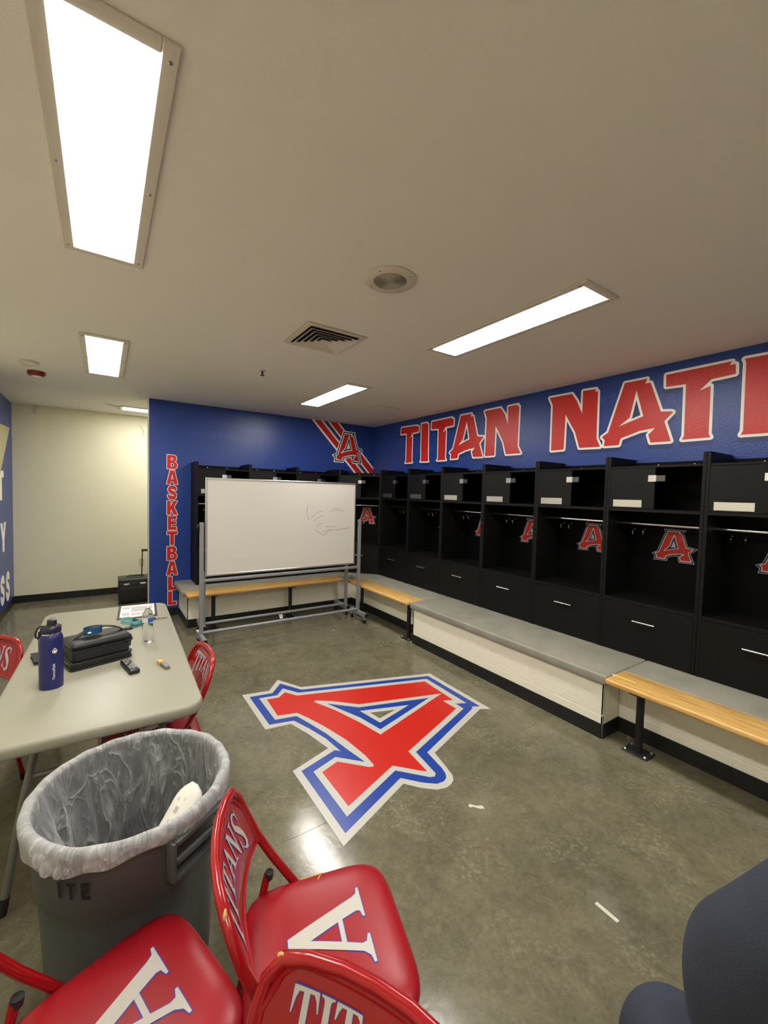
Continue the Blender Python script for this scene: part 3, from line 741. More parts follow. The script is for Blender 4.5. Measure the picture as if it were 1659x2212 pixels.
# ------------------------------------------------------------------ ceiling fixtures
def ceiling_light(label, cx, cy, along='y', L=1.18, Wd=.228, fr=.042, lens=M_LENS):
    t = thing('ceiling_light', label, 'ceiling light', (cx, cy, H), 0 if along == 'y' else math.pi / 2, 'recessed ceiling lights')
    MB().rbox(-Wd / 2, Wd / 2, -L / 2, L / 2, -.013, -.003, .004, 2).build('lens', lens, t, smooth=True)
    w, l = Wd / 2 + fr, L / 2 + fr
    f = MB()
    f.rbox(-w, -Wd / 2, -l, l, -.012, -.0005, .003, 1).rbox(Wd / 2, w, -l, l, -.012, -.0005, .003, 1)
    f.rbox(-Wd / 2, Wd / 2, -l, -L / 2, -.012, -.0005, .003, 1).rbox(-Wd / 2, Wd / 2, L / 2, l, -.012, -.0005, .003, 1)
    fo = f.build('frame', M_WHITEMET, t)
    for sx in (-1, 1):
        for sy in (-.92, 0, .92):
            MB().lathe([(.006, -.012), (.006, -.014), (.003, -.0155)], (sx * (Wd / 2 + fr / 2), sy * l, 0), 8).build('screw', M_GREYPL, fo)
    return t
ceiling_light('big bright ceiling light nearest the camera at the top left', .012, 1.825)
ceiling_light('long bright ceiling light over the right side of the room', 2.165, 1.845)
ceiling_light('bright ceiling light over the whiteboard near the back wall', 2.165, 4.345)
ceiling_light('small looking ceiling light near the left wall above the passage', .015, 4.355)
ceiling_light('ceiling light in the passage half hidden by the blue wall corner', .82, 6.875, 'x', lens=M_LENS2)
ceiling_light('unseen ceiling light added behind the camera on the left', .012, -.69)  # this and the next lamp are unseen, added to light the near end
ceiling_light('unseen ceiling light added behind the camera on the right', 2.165, -.67)

vt = thing('air_vent', 'square louvred white air vent in the ceiling', 'vent', (1.325, 2.78, H))
def ring(mb, a, b, z0, z1, zi0=None, zi1=None):
    """square picture-frame ring, outer half a at z0 to inner half b at z1 (sloped blade)"""
    for q in range(4):
        c, s = round(math.cos(q * math.pi / 2)), round(math.sin(q * math.pi / 2))
        R = lambda x, y, z: (c * x - s * y, s * x + c * y, z)
        t = .0015
        v = [R(-a, -a, z0), R(a, -a, z0), R(b, -b, z1), R(-b, -b, z1), R(-a, -a, z0 - t), R(a, -a, z0 - t), R(b, -b, z1 - t), R(-b, -b, z1 - t)]
        mb.add(v, [(0, 1, 2, 3), (7, 6, 5, 4), (0, 4, 5, 1), (3, 2, 6, 7)])
    return mb
ring(MB(), .225, .185, -.004, -.006).build('frame', M_WHITEMET, vt)
MB().box(-.19, .19, -.19, .19, -.0025, -.001).build('duct_shade_plate', M_DUCT_SHADE, vt)  # flat plate, the duct's darkness is put into its colour
for k, a in enumerate((.183, .147, .111, .075)):
    ring(MB(), a, a - .030, -.024, -.006).build('louvre', M_WHITEMET, vt)
MB().add([(-.04, -.04, -.022), (.04, -.04, -.022), (.04, .04, -.022), (-.04, .04, -.022), (0, 0, -.010)], [(0, 1, 4), (1, 2, 4), (2, 3, 4), (3, 0, 4), (3, 2, 1, 0)]).build('centre_cone', M_WHITEMET, vt)

sp = thing('ceiling_speaker', 'round white speaker grille in the ceiling', 'speaker', (1.228, 1.812, H))
MB().lathe([(.132, -.0005), (.136, -.004), (.130, -.009), (.086, -.010), (.084, -.004)], (0, 0, 0), 48, close=False).build('rim', M_WHITEMET, sp, smooth=True)
MB().lathe([(.0845, -.002), (.0845, -.003)], (0, 0, 0), 40).build('cone', mat('speaker_cloth', srgb(70, 66, 60), .8), sp)
gm = MB()
for k in range(1, 13):
    r = .084 * k / 12
    gm.tube([(r * math.cos(a), r * math.sin(a), -.008) for a in [2 * math.pi * i / 36 for i in range(36)]], .0024, 4, closed=True)
for k in range(12):
    a = math.pi * 2 * k / 12
    gm.tube([(.006 * math.cos(a), .006 * math.sin(a), -.008), (.085 * math.cos(a), .085 * math.sin(a), -.008)], .0016, 4)
gm.build('grille', mat('grille_grey', srgb(168, 160, 146), .5), sp)
for a in (.5, 2.07, 3.64, 5.2):
    MB().lathe([(.004, -.010), (.004, -.012)], (.112 * math.cos(a), .112 * math.sin(a), 0), 8).build('screw', M_GREYPL, sp)

k = thing('sprinkler', 'small fire sprinkler head in the ceiling left of the rear light', 'sprinkler', (1.215, 3.841, H))
MB().lathe([(.034, -.0005), (.033, -.006), (.016, -.010)], (0, 0, 0), 20).build('escutcheon', M_WHITEMET, k, smooth=True)
MB().cyl((0, 0, -.01), (0, 0, -.035), .009, 10).lathe([(.004, -.035), (.02, -.044), (.02, -.047), (.004, -.050)], (0, 0, 0), 14).build('deflector', mat('sprinkler_bronze', srgb(90, 60, 52), .4, metal=.6), k)
k = thing('smoke_detector', 'white round smoke detector on the ceiling near the left wall', 'detector', (-.545, 4.92, H))
MB().lathe([(.072, -.0005), (.072, -.014), (.060, -.022)], (0, 0, 0), 28).build('base', M_WPL, k, smooth=True)
MB().lathe([(.055, -.022), (.050, -.036), (.022, -.046)], (0, 0, 0), 28).build('sensor_head', M_WPL, k, smooth=True)
k = thing('alarm_strobe', 'red fire alarm strobe on the ceiling behind the smoke detector', 'alarm', (-.53, 5.31, H))
MB().lathe([(.072, -.0005), (.070, -.030), (.058, -.044)], (0, 0, 0), 28).build('housing', M_REDPL, k, smooth=True)
MB().lathe([(.040, -.044), (.036, -.060), (.018, -.066)], (0, 0, 0), 20).build('strobe_lens', M_WPL, k, smooth=True)
k = thing('access_panel', 'flat square access panel in the ceiling near the room corner', 'panel', (3.02, 4.56, H))
MB().rbox(-.17, .17, -.17, .17, -.004, -.0005, .001, 1).build('trim', M_WHITEMET, k)
MB().rbox(-.15, .15, -.15, .15, -.006, -.004, .001, 1).build('door', M_CEIL, k)
k = tag(MB().tube([(.03, 6.66, H - .003), (.06, 6.69, H - .012), (.10, 6.74, H - .004), (.15, 6.79, H - .008), (.20, 6.80, H - .003)], .004, 6).build('loose_wire', M_GREYPL), 'thin loose wire hanging at the passage ceiling beside the light', 'wire')
k = tag(MB().tube([(.47, YC - .004, 2.60), (.50, YC - .006, 2.59), (.525, YC - .004, 2.54), (.535, YC - .006, 2.44)], .004, 6).build('wall_cable', M_BEIGE), 'thin cable running down the cream passage wall', 'cable')
k = tag(MB().grid(lambda u, v: (-.76 - .035 * u + .03 * v, YC - .004 - .05 * (1 - u) ** 2, H - .004 - .11 * u), 8, 2).build('hanging_tape', M_WPL, smooth=True), 'strip of white tape peeling from the top of the cream wall', 'tape')
k = thing('wall_outlet', 'small beige wall outlet on the cream wall beside the black case', 'outlet', (.505, YC, .465))
MB().rbox(-.037, .037, -.006, 0, -.060, .060, .003, 2).build('plate', M_BEIGE, k)
for dz in (-.02, .02):
    MB().rbox(-.014, .014, -.009, -.006, dz - .013, dz + .013, .002, 1).build('socket', M_BEIGE, k)

# ------------------------------------------------------------------ rolling whiteboard
wbx = thing('whiteboard', 'large white dry-erase board on a grey rolling stand with faint scribbles', 'whiteboard', (1.78, 4.58, 0))
X0, X1, Z0, Z1 = -.905, .885, .735, 1.765
bd = MB().box(X0 + .018, X1 - .018, .004, .018, Z0 + .018, Z1 - .018).build('board', M_BOARD, wbx)
f = MB()
f.rbox(X0, X1, 0, .024, Z1 - .02, Z1, .003, 1).rbox(X0, X1, 0, .024, Z0, Z0 + .02, .003, 1)
f.rbox(X0, X0 + .02, 0, .024, Z0 + .02, Z1 - .02, .003, 1).rbox(X1 - .02, X1, 0, .024, Z0 + .02, Z1 - .02, .003, 1).build('board_frame', M_ALU, wbx)
scr = [[(363, 344), (350, 420), (350, 500), (362, 585), (395, 650)], [(430, 625), (500, 555), (590, 485), (675, 460)], [(495, 685), (560, 630), (640, 580), (708, 560)],
       [(560, 812), (600, 770), (690, 728)], [(515, 855), (560, 905), (640, 965), (700, 1005), (770, 980), (815, 930), (835, 885)], [(700, 940), (800, 915), (900, 908), (1050, 905), (1200, 890), (1320, 873)],
       [(905, 412), (950, 412), (1060, 428)], [(860, 468), (950, 460), (1100, 470), (1162, 472)], [(750, 818), (820, 818), (900, 832), (995, 835)], [(870, 880), (885, 920), (880, 965)]]
def scr_map(x, y):
    return (1.166 + (x - 363) * (1.749 - 1.166) / (1320 - 363) + .841 - 1.78, 1.474 - (y - 344) * (1.474 - 1.117) / (1005 - 344) + (x - 363) * .000018)
mb = MB()
for line in scr:
    mb.stroke([[[scr_map(*p) for p in line]][0:1]], .0022, lambda u, v: (u, .0034, v), closed=False, disc=6, n=(0, -1, 0))
mb.build('scribble', M_INK, bd, fixn=False)
def wbframe(y, top, xs):
    for sx in xs:
        MB().rbox(sx - .019, sx + .019, y - .019, y + .019, .10, top, .003, 1).build('post', M_GREYTUBE, wbx)
wbframe(0.004, 1.30, (-.939, .944)); wbframe(.30, .735, (-.862, .93))
for sx in (-.939, .944):
    s_ = 1 if sx > 0 else -1
    MB().cyl((sx - s_ * .03, .004, 1.262), (sx + s_ * .045, .004, 1.262), .008, 10).cyl((sx + s_ * .024, .004, 1.262), (sx + s_ * .044, .004, 1.262), .021, 14).build('pivot_bolt', M_BLKPLAS, wbx, smooth=True)
MB().rbox(-.92, .925, -.022, .012, .680, .712, .008, 2).build('tray_bar', M_GREYTUBE, wbx, smooth=True)
MB().rbox(-.86, .91, .285, .315, .700, .730, .006, 2).build('rear_bar', M_GREYTUBE, wbx, smooth=True)
MB().cyl((-.93, .004, .147), (.935, .004, .147), .0165, 14).build('crossbar', M_GREYTUBE, wbx, smooth=True)
MB().cyl((-.86, .30, .150), (.92, .30, .150), .0165, 14).build('crossbar', M_GREYTUBE, wbx, smooth=True)
for sx, nm in ((-.939, 0), (.944, 1)):
    for (ya, yb) in ((-.21, .17), (.235, .60)):
        xx = sx if ya < 0 else sx + (.077 if sx < 0 else -.014)
        ft = MB().rbox(xx - .020, xx + .020, ya, yb, .085, .135, .003, 1).build('foot', M_GREYTUBE, wbx)
        MB().rbox(xx - .021, xx + .021, ya - .006, ya, .084, .136, .002, 1).build('end_cap', M_BLKPLAS, ft)
        if sx < 0:
            MB().box(xx - .0205, xx + .0205, ya + .06 if ya > 0 else yb - .06, ya + .12 if ya > 0 else yb - .01, .1352, .1358).build('sticker', M_WHITE_P, ft)
        for yy in (ya + .03, yb - .03):
            MB().cyl((xx - .010, yy + .008, .027), (xx + .010, yy + .008, .027), .027, 16).build('caster_wheel', M_BLKPLAS, ft, smooth=True)
            MB().rbox(xx - .014, xx + .014, yy - .012, yy + .016, .052, .086, .003, 1).build('caster_fork', M_STEEL, ft)
MB().add([(.0, .298, .135), (.05, .298, .135), (.045, .275, .085), (.01, .278, .08)], [(0, 1, 2, 3)]).build('hanging_tag', M_PAPER, wbx)

# ------------------------------------------------------------------ folding table
TA = math.radians(-1.6)
tb = thing('folding_table', 'pale grey plastic folding table with rounded corners', 'table', (.012, 2.782, 0), TA)
def rr_outline(a, b, r, n=8):
    pts = []
    for cx, cy, a0 in ((a - r, b - r, 0), (-a + r, b - r, 90), (-a + r, -b + r, 180), (a - r, -b + r, 270)):
        pts += arc(cx, cy, r, a0, a0 + 90, n)
    return pts
def plate_rings(rings):
    mb = MB(); n = len(rings[0][0])
    vs = []
    for ol, z in rings:
        vs += [(x, y, z) for x, y in ol]
    fs = [(i * n + k_, i * n + (k_ + 1) % n, (i + 1) * n + (k_ + 1) % n, (i + 1) * n + k_) for i in range(len(rings) - 1) for k_ in range(n)]
    fs.append(tuple(range(n))[::-1]); fs.append(tuple((len(rings) - 1) * n + k_ for k_ in range(n)))
    return mb.add(vs, fs)
a_, b_ = .372, .922
plate_rings([(rr_outline(a_ - .012, b_ - .012, .07), .690), (rr_outline(a_ - .004, b_ - .004, .078), .694), (rr_outline(a_, b_, .082), .703), (rr_outline(a_, b_, .082), .727), (rr_outline(a_ - .004, b_ - .004, .078), .736), (rr_outline(a_ - .012, b_ - .012, .07), .740)]).build('tabletop', M_TABLE, tb, smooth=True)
for sy in (-1, 1):
    for sx in (-1, 1):
        yy = sy * .66
        lg = MB().tube([(sx * .20, yy - sy * .0, .69), (sx * .26, yy + sy * .03, .40), (sx * .315, yy + sy * .075, .03)], .0135, 12).build('leg', M_TABLEG, tb, smooth=True)
        MB().tube([(sx * .31, yy + sy * .071, .06), (sx * .3195, yy + sy * .0785, .0)], .0165, 12).build('foot_cap', M_BLKPLAS, lg, smooth=True)
    MB().cyl((-.24, sy * .675, .48), (.24, sy * .675, .48), .011, 10).build('leg_brace', M_TABLEG, tb, smooth=True)
    MB().tube([(0, sy * .67, .48), (0, sy * .30, .685)], .009, 10).build('folding_strut', M_TABLEG, tb, smooth=True)

# ------------------------------------------------------------------ red folding chairs
SA, SB, SX = .2155, .206, .0175                 # half depth, half width of the padded seat
def seat_rho(x, y):
    x -= SX
    b = SB * (1 + .04 * x / SA)
    return (abs(x / SA) ** 5 + abs(y / b) ** 5) ** (1 / 5)
def seat_z(x, y):
    r = min(1.0, seat_rho(x, y))
    return .432 + .030 * math.sqrt(max(0.0, 1 - r ** 7)) + .007 * (1 - r * r)
def back_x(y, z):
    return -.150 - (z - .575) * .40 - .030 * (1 - (y / .215) ** 2)
def make_chair():
    t = thing('folding_chair', 'x', 'chair')
    # main tube: front feet, past the seat, up and over the backrest
    side = [(.235, .200, .014), (.15, .203, .14), (.05, .206, .29), (-.060, .210, .455), (-.115, .214, .535), (-.160, .217, .61), (-.196, .216, .69), (-.216, .206, .745), (-.232, .180, .778), (-.246, .130, .790)]
    half = side + [(-.257, .065, .794), (-.260, 0, .795)]
    path = half + [(x, -y, z) for x, y, z in half[:-1]][::-1]
    fr = MB().tube(path, .0125, 10).build('frame', M_REDMET, t, smooth=True)
    for sy in (-1, 1):
        MB().tube([(.222, sy * .2, .036), (.241, sy * .2, .0)], .0165, 10).build('foot_cap', M_BLKPLAS, fr, smooth=True)
        lg = MB().tube([(-.128, sy * .186, .500), (-.165, sy * .188, .33), (-.235, sy * .192, .014)], .0115, 10).build('rear_leg', M_REDMET, t, smooth=True)
        MB().tube([(-.230, sy * .192, .04), (-.2385, sy * .192, .0)], .015, 10).build('foot_cap', M_BLKPLAS, lg, smooth=True)
        MB().tube([(-.1255, sy * .186, .490), (-.1225, sy * .186, .508)], .0135, 10).build('end_cap', M_BLKPLAS, lg, smooth=True)
        MB().tube([(-.146, sy * .188, .43), (-.022, sy * .203, .405)], .008, 8).build('link_bar', M_REDMET, t, smooth=True)
    MB().cyl((.170, -.203, .115), (.170, .203, .115), .010, 10).build('front_crossbar', M_REDMET, t, smooth=True)
    MB().cyl((-.19, -.19, .22), (-.19, .19, .22), .009, 10).build('rear_crossbar', M_REDMET, t, smooth=True)
    # padded seat
    n = 56
    def outline(s):
        pts = []
        for i in range(n):
            a = 2 * math.pi * i / n
            c, sn = math.cos(a), math.sin(a)
            e = 2 / 5
            x = SA * math.copysign(abs(c) ** e, c); b = SB * (1 + .04 * x / SA)
            y = b * math.copysign(abs(sn) ** e, sn)
            pts.append((SX + x * s, y * s))
        return pts
    mb = MB(); vs = []; rings = [0.0001, .2, .4, .6, .75, .85, .92, .96, .985, 1.0]
    for s in rings:
        vs += [(x, y, seat_z(x, y)) for x, y in outline(s)]
    for s, z in ((1.0, .424), (.985, .414), (.95, .408)):
        vs += [(x, y, z) for x, y in outline(s)]
    m_ = len(rings) + 3
    fs = [(i * n + q, i * n + (q + 1) % n, (i + 1) * n + (q + 1) % n, (i + 1) * n + q) for i in range(m_ - 1) for q in range(n)]
    fs.append(tuple((m_ - 1) * n + q for q in range(n)))
    seat = mb.add(vs, fs).build('seat', M_VINYL, t, smooth=True)
    MB().add([(x, y, .408) for x, y in outline(.95)] + [(x, y, .396) for x, y in outline(.93)], [(q, (q + 1) % n, n + (q + 1) % n, n + q) for q in range(n)] + [tuple(range(n)), tuple(n + q for q in range(n))]).build('seat_pan', M_REDMET, t)
    hgt = .212; wid = .205
    fnA = lambda d: (lambda u, v: ((.5 - v) * hgt + .022, (u - .45) * wid / .94, seat_z((.5 - v) * hgt + .022, (u - .45) * wid / .94) + d))
    pa = SERIF['A'][1]
    MB().flat([pa], fnA(.0008), .06).stroke([pa], .012, fnA(.0005), disc=6, n=(0, 0, 1)).build('seat_letter_edge', M_CHAIR_B, seat, fixn=False)
    MB().flat([pa], fnA(.0016), .06).build('seat_letter', M_CHAIR_W, seat, fixn=False)
    # backrest: curved steel panel inside the top tube
    def zlo(y):
        return .592 + .022 * (1 - (y / .2) ** 2)
    def ztop(y):
        q = abs(y) / .204
        return .784 - .075 * max(0, (q - .72) / .28) ** 2.2
    def P(u, v, d):
        y = (u - .5) * 2 * .204
        z = zlo(y) + (ztop(y) - zlo(y)) * v
        return (back_x(y, z) + d, y, z)
    mb = MB().grid(lambda u, v: P(u, v, .0065 - .006 * (abs(2 * v - 1) ** 8)), 20, 12).grid(lambda u, v: P(u, v, -.0065 + .006 * (abs(2 * v - 1) ** 8)), 20, 12)
    br = mb.build('backrest', M_REDMET, t, smooth=True)
    # pressed welt round the panel
    MB().tube([P(0, .04, .003)] + [P(u / 16, .955, .003) for u in range(0, 17)] + [P(1, .04, .003)], .0075, 8).tube([P(u / 16, .03, .002) for u in range(17)], .006, 8).build('backrest_welt', M_REDMET, br, smooth=True)
    # TITANS, tall at the ends and short in the middle
    tot = sum(SERIF[c][0] for c in 'TITANS') - .06
    def fnT(d, u0):
        def g(u, v):
            s = (u0 + u) / tot * 2 - 1
            y = s * .150
            zt = .752; zb_ = .628 + .060 * (1 - s * s)
            z = zb_ + (zt - zb_) * v
            return (back_x(y, z) + .0068 + d, y, z)
        return g
    e = MB(); w_ = MB(); u0 = 0
    for c in 'TITANS':
        pl = serif_polys(c)
        e.stroke(pl, .018, fnT(.0004, u0), disc=4, n=(1, 0, 0))
        w_.flat(pl, fnT(.0016, u0), .16)
        u0 += SERIF[c][0]
    e.build('lettering_edge', M_CHAIR_B, br, fixn=False)
    w_.build('lettering', M_CHAIR_W, br, fixn=False)
    # worn patches down to bare metal on the top bend
    MB().sphere((-.2305, -.182, .7795), .0135, 8, 6, (.45, 1.0, .8)).build('chipped_spot', M_CHIP, fr, smooth=True)
    return t
ch = make_chair()
chairs = [
    ('red folding chair with big white A on its seat, standing sideways in the centre foreground', (.475, .955), -16),
    ('red folding chair at the bottom left whose white A seat points to the grey bin', (.010, 1.025), 17),
    ('red folding chair at the very bottom edge, only its backrest in view', (.165, .43), -150),
    ('red folding chair tucked under the right side of the table', (.208, 2.30), 180),
    ('red folding chair at the left picture edge with its back against the table', (-.668, 2.90), -125.6),
]
for q, (lab, (x, y), deg) in enumerate(chairs):
    o = ch if q == 0 else copy_tree(ch)
    o.location = (x, y, 0); o.rotation_euler = (0, 0, math.radians(deg))
    tag(o, lab, 'chair', 'red team folding chairs')

# split seam on the centre foreground seat
sm = MB()
for pts in ([(.02, .168), (.03, .186), (.035, .200)], [(-.03, .196), (.0, .199), (.04, .200)]):
    sm.tube([(x, y, seat_z(x, y) + .0005) for x, y in pts], .0022, 6)
sm.build('split_seam', M_CHIP, ch, smooth=True)
# chair under the person at the right edge of the picture
FW = Vector((math.sin(math.radians(34.058)), math.cos(math.radians(34.058)), 0)); RT = Vector((FW.y, -FW.x, 0))
def cr(right, depth, z):
    q = RT * right + FW * depth
    return (q.x, q.y, z)
o = copy_tree(ch)
o.location = cr(.86, .45, 0); o.rotation_euler = (0, 0, math.atan2(FW.y, FW.x))
tag(o, 'red folding chair carrying the person in the lower right corner', 'chair', 'red team folding chairs')

# ------------------------------------------------------------------ waste bin with liner
BC = (.083, 1.535)
bn = thing('trash_bin', 'large grey round plastic waste bin in front of the table', 'bin', (BC[0], BC[1], 0))
prof = [(.215, .0), (.224, .006), (.232, .15), (.247, .42), (.249, .47), (.258, .482), (.262, .63), (.266, .655), (.279, .660), (.281, .690), (.272, .694), (.262, .688), (.256, .62), (.240, .42), (.224, .15), (.216, .03)]
body = MB().lathe(prof, seg=56, close=False)
n_ = 56
body.add([(.216 * math.cos(2 * math.pi * k / n_), .216 * math.sin(2 * math.pi * k / n_), .03) for k in range(n_)], [tuple(range(n_))])
body.add([(.215 * math.cos(2 * math.pi * k / n_), .215 * math.sin(2 * math.pi * k / n_), 0) for k in range(n_)], [tuple(range(n_))])
body.build('body', M_BIN, bn, smooth=True)
for ang in (-58, 122):
    a = math.radians(ang); ca, sa = math.cos(a), math.sin(a)
    xf = lambda p, ca=ca, sa=sa: (ca * p[0] - sa * p[1], sa * p[0] + ca * p[1], p[2])
    hd = MB()
    for (y0, y1, z0, z1) in ((-.095, -.083, .54, .655), (.083, .095, .54, .655), (-.083, .083, .54, .552), (-.083, .083, .640, .655)):
        hd.rbox(.262, .296, y0, y1, z0, z1, .004, 2, xf=xf)
    h_ = hd.build('handle', M_BIN, bn, smooth=True)
    MB().tube([xf((.289, -.083 + .0166 * k, .596)) for k in range(11)], .010, 8).build('grip', M_BIN, h_, smooth=True)
# marker letters below the rim, partly covered by the liner
mk = MB()
for c, a0 in (('I', 224), ('T', 231), ('E', 239)):
    for loops in [BLOCK[c]]:
        mk.flat([loops], lambda u, v, a0=a0: ((.2668 + (v - .5) * .004) * math.cos(math.radians(a0 + u * 5.6)), (.2668 + (v - .5) * .004) * math.sin(math.radians(a0 + u * 5.6)), .552 + v * .05), .4)
mk.build('marker_letters', M_BINTEXT, bn, fixn=False)

# liner: inside, over the rim and down outside as an uneven cuff
ln = thing('bin_liner', 'clear crinkled plastic liner folded over the bin rim', 'liner', (BC[0], BC[1], .7))
NA, folds = 160, [(rnd.uniform(0, 2 * math.pi), rnd.randint(5, 30), rnd.uniform(.3, 1)) for _ in range(14)]
def fold(a, s):
    v = sum(w * math.sin(k * a + p + s * k * .25) for p, k, w in folds) / 4.0
    return v
def crease(a, a0, wdt):
    d = math.atan2(math.sin(a - a0), math.cos(a - a0))
    return math.exp(-(d / wdt) ** 2)
rows = []
NI, NO = 26, 12
for j in range(NI + 1):
    s = j / NI                                   # 0 bottom .. 1 rim
    z = .16 + .525 * s
    r0 = .205 + .052 * s
    rows.append(('in', s, r0, z))
for j in range(1, 6):
    t = math.pi * j / 6
    rows.append(('rim', t, .2725 - .016 * math.cos(t), .685 + .017 * math.sin(t)))
for j in range(NO + 1):
    rows.append(('out', j / NO, .2885, .685))
vs = []
for kind, s, r, z in rows:
    for k in range(NA):
        a = 2 * math.pi * k / NA
        if kind == 'in':
            amp = .016 * math.sin(math.pi * min(1, s * 1.02)) + .003
            rr = r - abs(fold(a, 1 - s)) * amp - .045 * crease(a, 2.62, .09) * math.sin(math.pi * s) ** .7 - .03 * crease(a, 1.45 + .5 * (1 - s), .07) * math.sin(math.pi * s) - .06 * crease(a, 3.35 - .5 * s, .16) * math.sin(math.pi * s) - .028 * crease(a, .7 + .6 * s, .05) * math.sin(math.pi * s) - .03 * crease(a, 2.05 - .35 * s, .05) * math.sin(math.pi * s)
            zz = z
        elif kind == 'rim':
            rr = r + .003 * fold(a, 0); zz = z + .003 * fold(a + .3, 0)
        else:
            drop = .046 + .012 * math.sin(a * 2 + 1.2) + .007 * math.sin(5 * a) + .004 * math.sin(13 * a)
            rr = r - .004 * s + .0035 * fold(a, s * 2) * (.3 + s); zz = z - drop * s
        vs.append((rr * math.cos(a), rr * math.sin(a), zz - .7))
nr = len(rows)
fs = [(i * NA + k, i * NA + (k + 1) % NA, (i + 1) * NA + (k + 1) % NA, (i + 1) * NA + k) for i in range(nr - 1) for k in range(NA)]
fs.append(tuple(range(NA))[::-1])
MB().add(vs, fs).build('film', M_FILM, ln, smooth=True, fixn=False)
ci = [i for i, rw in enumerate(rows) if rw[0] != 'in']
cv = []
for i in ci:
    for k in range(NA):
        x, y, z = vs[i * NA + k]; rr = math.hypot(x, y); s_ = (rr + .0022) / rr
        cv.append((x * s_, y * s_, z + .001))
MB().add(cv, [(i * NA + k, i * NA + (k + 1) % NA, (i + 1) * NA + (k + 1) % NA, (i + 1) * NA + k) for i in range(len(ci) - 1) for k in range(NA)]).build('folded_cuff', M_FILM, ln, smooth=True, fixn=False)
kb = MB()
for (da, dz, rr) in ((3.80, -.030, .020), (3.90, -.044, .024), (4.02, -.052, .017), (3.72, -.016, .014), (4.10, -.046, .012), (3.86, -.024, .016)):
    kb.sphere((.286 * math.cos(da), .286 * math.sin(da), dz), rr, 10, 8, (.7, 1.15, .9))
kb.build('gathered_knot', M_FILM, ln, smooth=True)
# curled white card thrown in the bin
cd = thing('paper_card', 'curled white printed paper lying inside the bin', 'paper', (.19, 1.45, .40))
_S0, _S1 = Vector((.115, 1.415, .47)) - Vector((.19, 1.45, .40)), Vector((.262, 1.515, .625)) - Vector((.19, 1.45, .40))
def cardpt(u, v):
    d = (_S1 - _S0); ax = d.normalized(); lat = ax.cross(Vector((0, 0, 1))).normalized(); nn = lat.cross(ax)
    ang = (u - .5) * 2.2
    w = .056 * (1.0 if v < .75 else math.sqrt(max(0.02, 1 - ((v - .75) / .25) ** 2)))
    return tuple(_S0 + d * v + lat * w * math.sin(ang) * 1.1 + nn * (.05 * (math.cos(ang) - 1) + .02))
MB().grid(cardpt, 16, 16).build('sheet', M_PAPER, cd, smooth=True)
pm = MB()
for (u0, u1, v0, v1) in ((.42, .46, .60, .68), (.48, .52, .60, .68), (.40, .43, .48, .52), (.55, .58, .76, .80), (.36, .40, .74, .78)):
    pm.grid(lambda u, v: tuple(Vector(cardpt(u0 + (u1 - u0) * u, v0 + (v1 - v0) * v)) + Vector((-.0004, -.0008, .0012))), 2, 2)
pm.build('print', M_GREYPRINT, cd, fixn=False)

# ------------------------------------------------------------------ things on the table
TZ = .740
def text_mesh(txt, size=1.0):
    cu = bpy.data.curves.new('text', 'FONT'); cu.body = txt; cu.size = size
    ob = bpy.data.objects.new('text', cu); COL.objects.link(ob)
    dg = bpy.context.evaluated_depsgraph_get()
    ev = ob.evaluated_get(dg); me = ev.to_mesh()
    v = [(p.co.x, p.co.y) for p in me.vertices]; f = [tuple(q.vertices) for q in me.polygons]
    ev.to_mesh_clear(); bpy.data.objects.remove(ob); bpy.data.curves.remove(cu)
    return v, f

fk = thing('water_flask', 'tall navy blue insulated flask with black spout cap on the table', 'flask', (-.196, 2.352, TZ))
R_ = .0445
MB().lathe([(.040, 0), (R_, .004), (R_, .222), (.0425, .233), (.037, .243)], seg=40).build('body', M_FLASK, fk, smooth=True)
MB().lathe([(.0365, .243), (.0365, .248)], seg=36).build('steel_ring', M_CHROME, fk, smooth=True)
cp = MB().lathe([(.0375, .248), (.0385, .252), (.0385, .268), (.036, .273)], seg=36).build('cap', M_FLASKCAP, fk, smooth=True)
MB().lathe([(.036, .273), (.030, .279), (.019, .282), (.0175, .300), (.0165, .304), (.010, .3055)], (.004, 0, 0), 28).build('spout', M_BLKPLAS, cp, smooth=True)
MB().tube([(-.018, -.004, .278), (-.036, -.004, .281), (-.047, -.004, .270), (-.053, -.004, .25), (-.052, -.004, .232), (-.046, -.004, .226), (-.041, -.004, .236), (-.0395, -.004, .258)], .0042, 8).build('loop_handle', M_BLKPLAS, cp, smooth=True)
A0 = math.radians(-85 + 17)
def wrap(u, v, d=.0004):
    a = A0 + u / R_
    return ((R_ + d) * math.cos(a), (R_ + d) * math.sin(a), v)
tv, tf = text_mesh('ThermoFlask', .0135)
MB().add([wrap(-y, .045 + x) for x, y in tv], tf).build('brand_name', M_WHITE_P, fk, fixn=False)
drop = [(0, .013)] + arc(0, 0, .0085, 35, -215, 18)
drop = [(x, y) for x, y in drop]
MB().stroke([[drop]], .0012, lambda u, v: wrap(u, .172 + v), disc=6, n=(.4, -.9, 0)).flat([[arc(0, 0, .0048, 0, 350, 14)]], lambda u, v: wrap(u, .1715 + v)).build('drop_emblem', M_WHITE_P, fk, fixn=False)

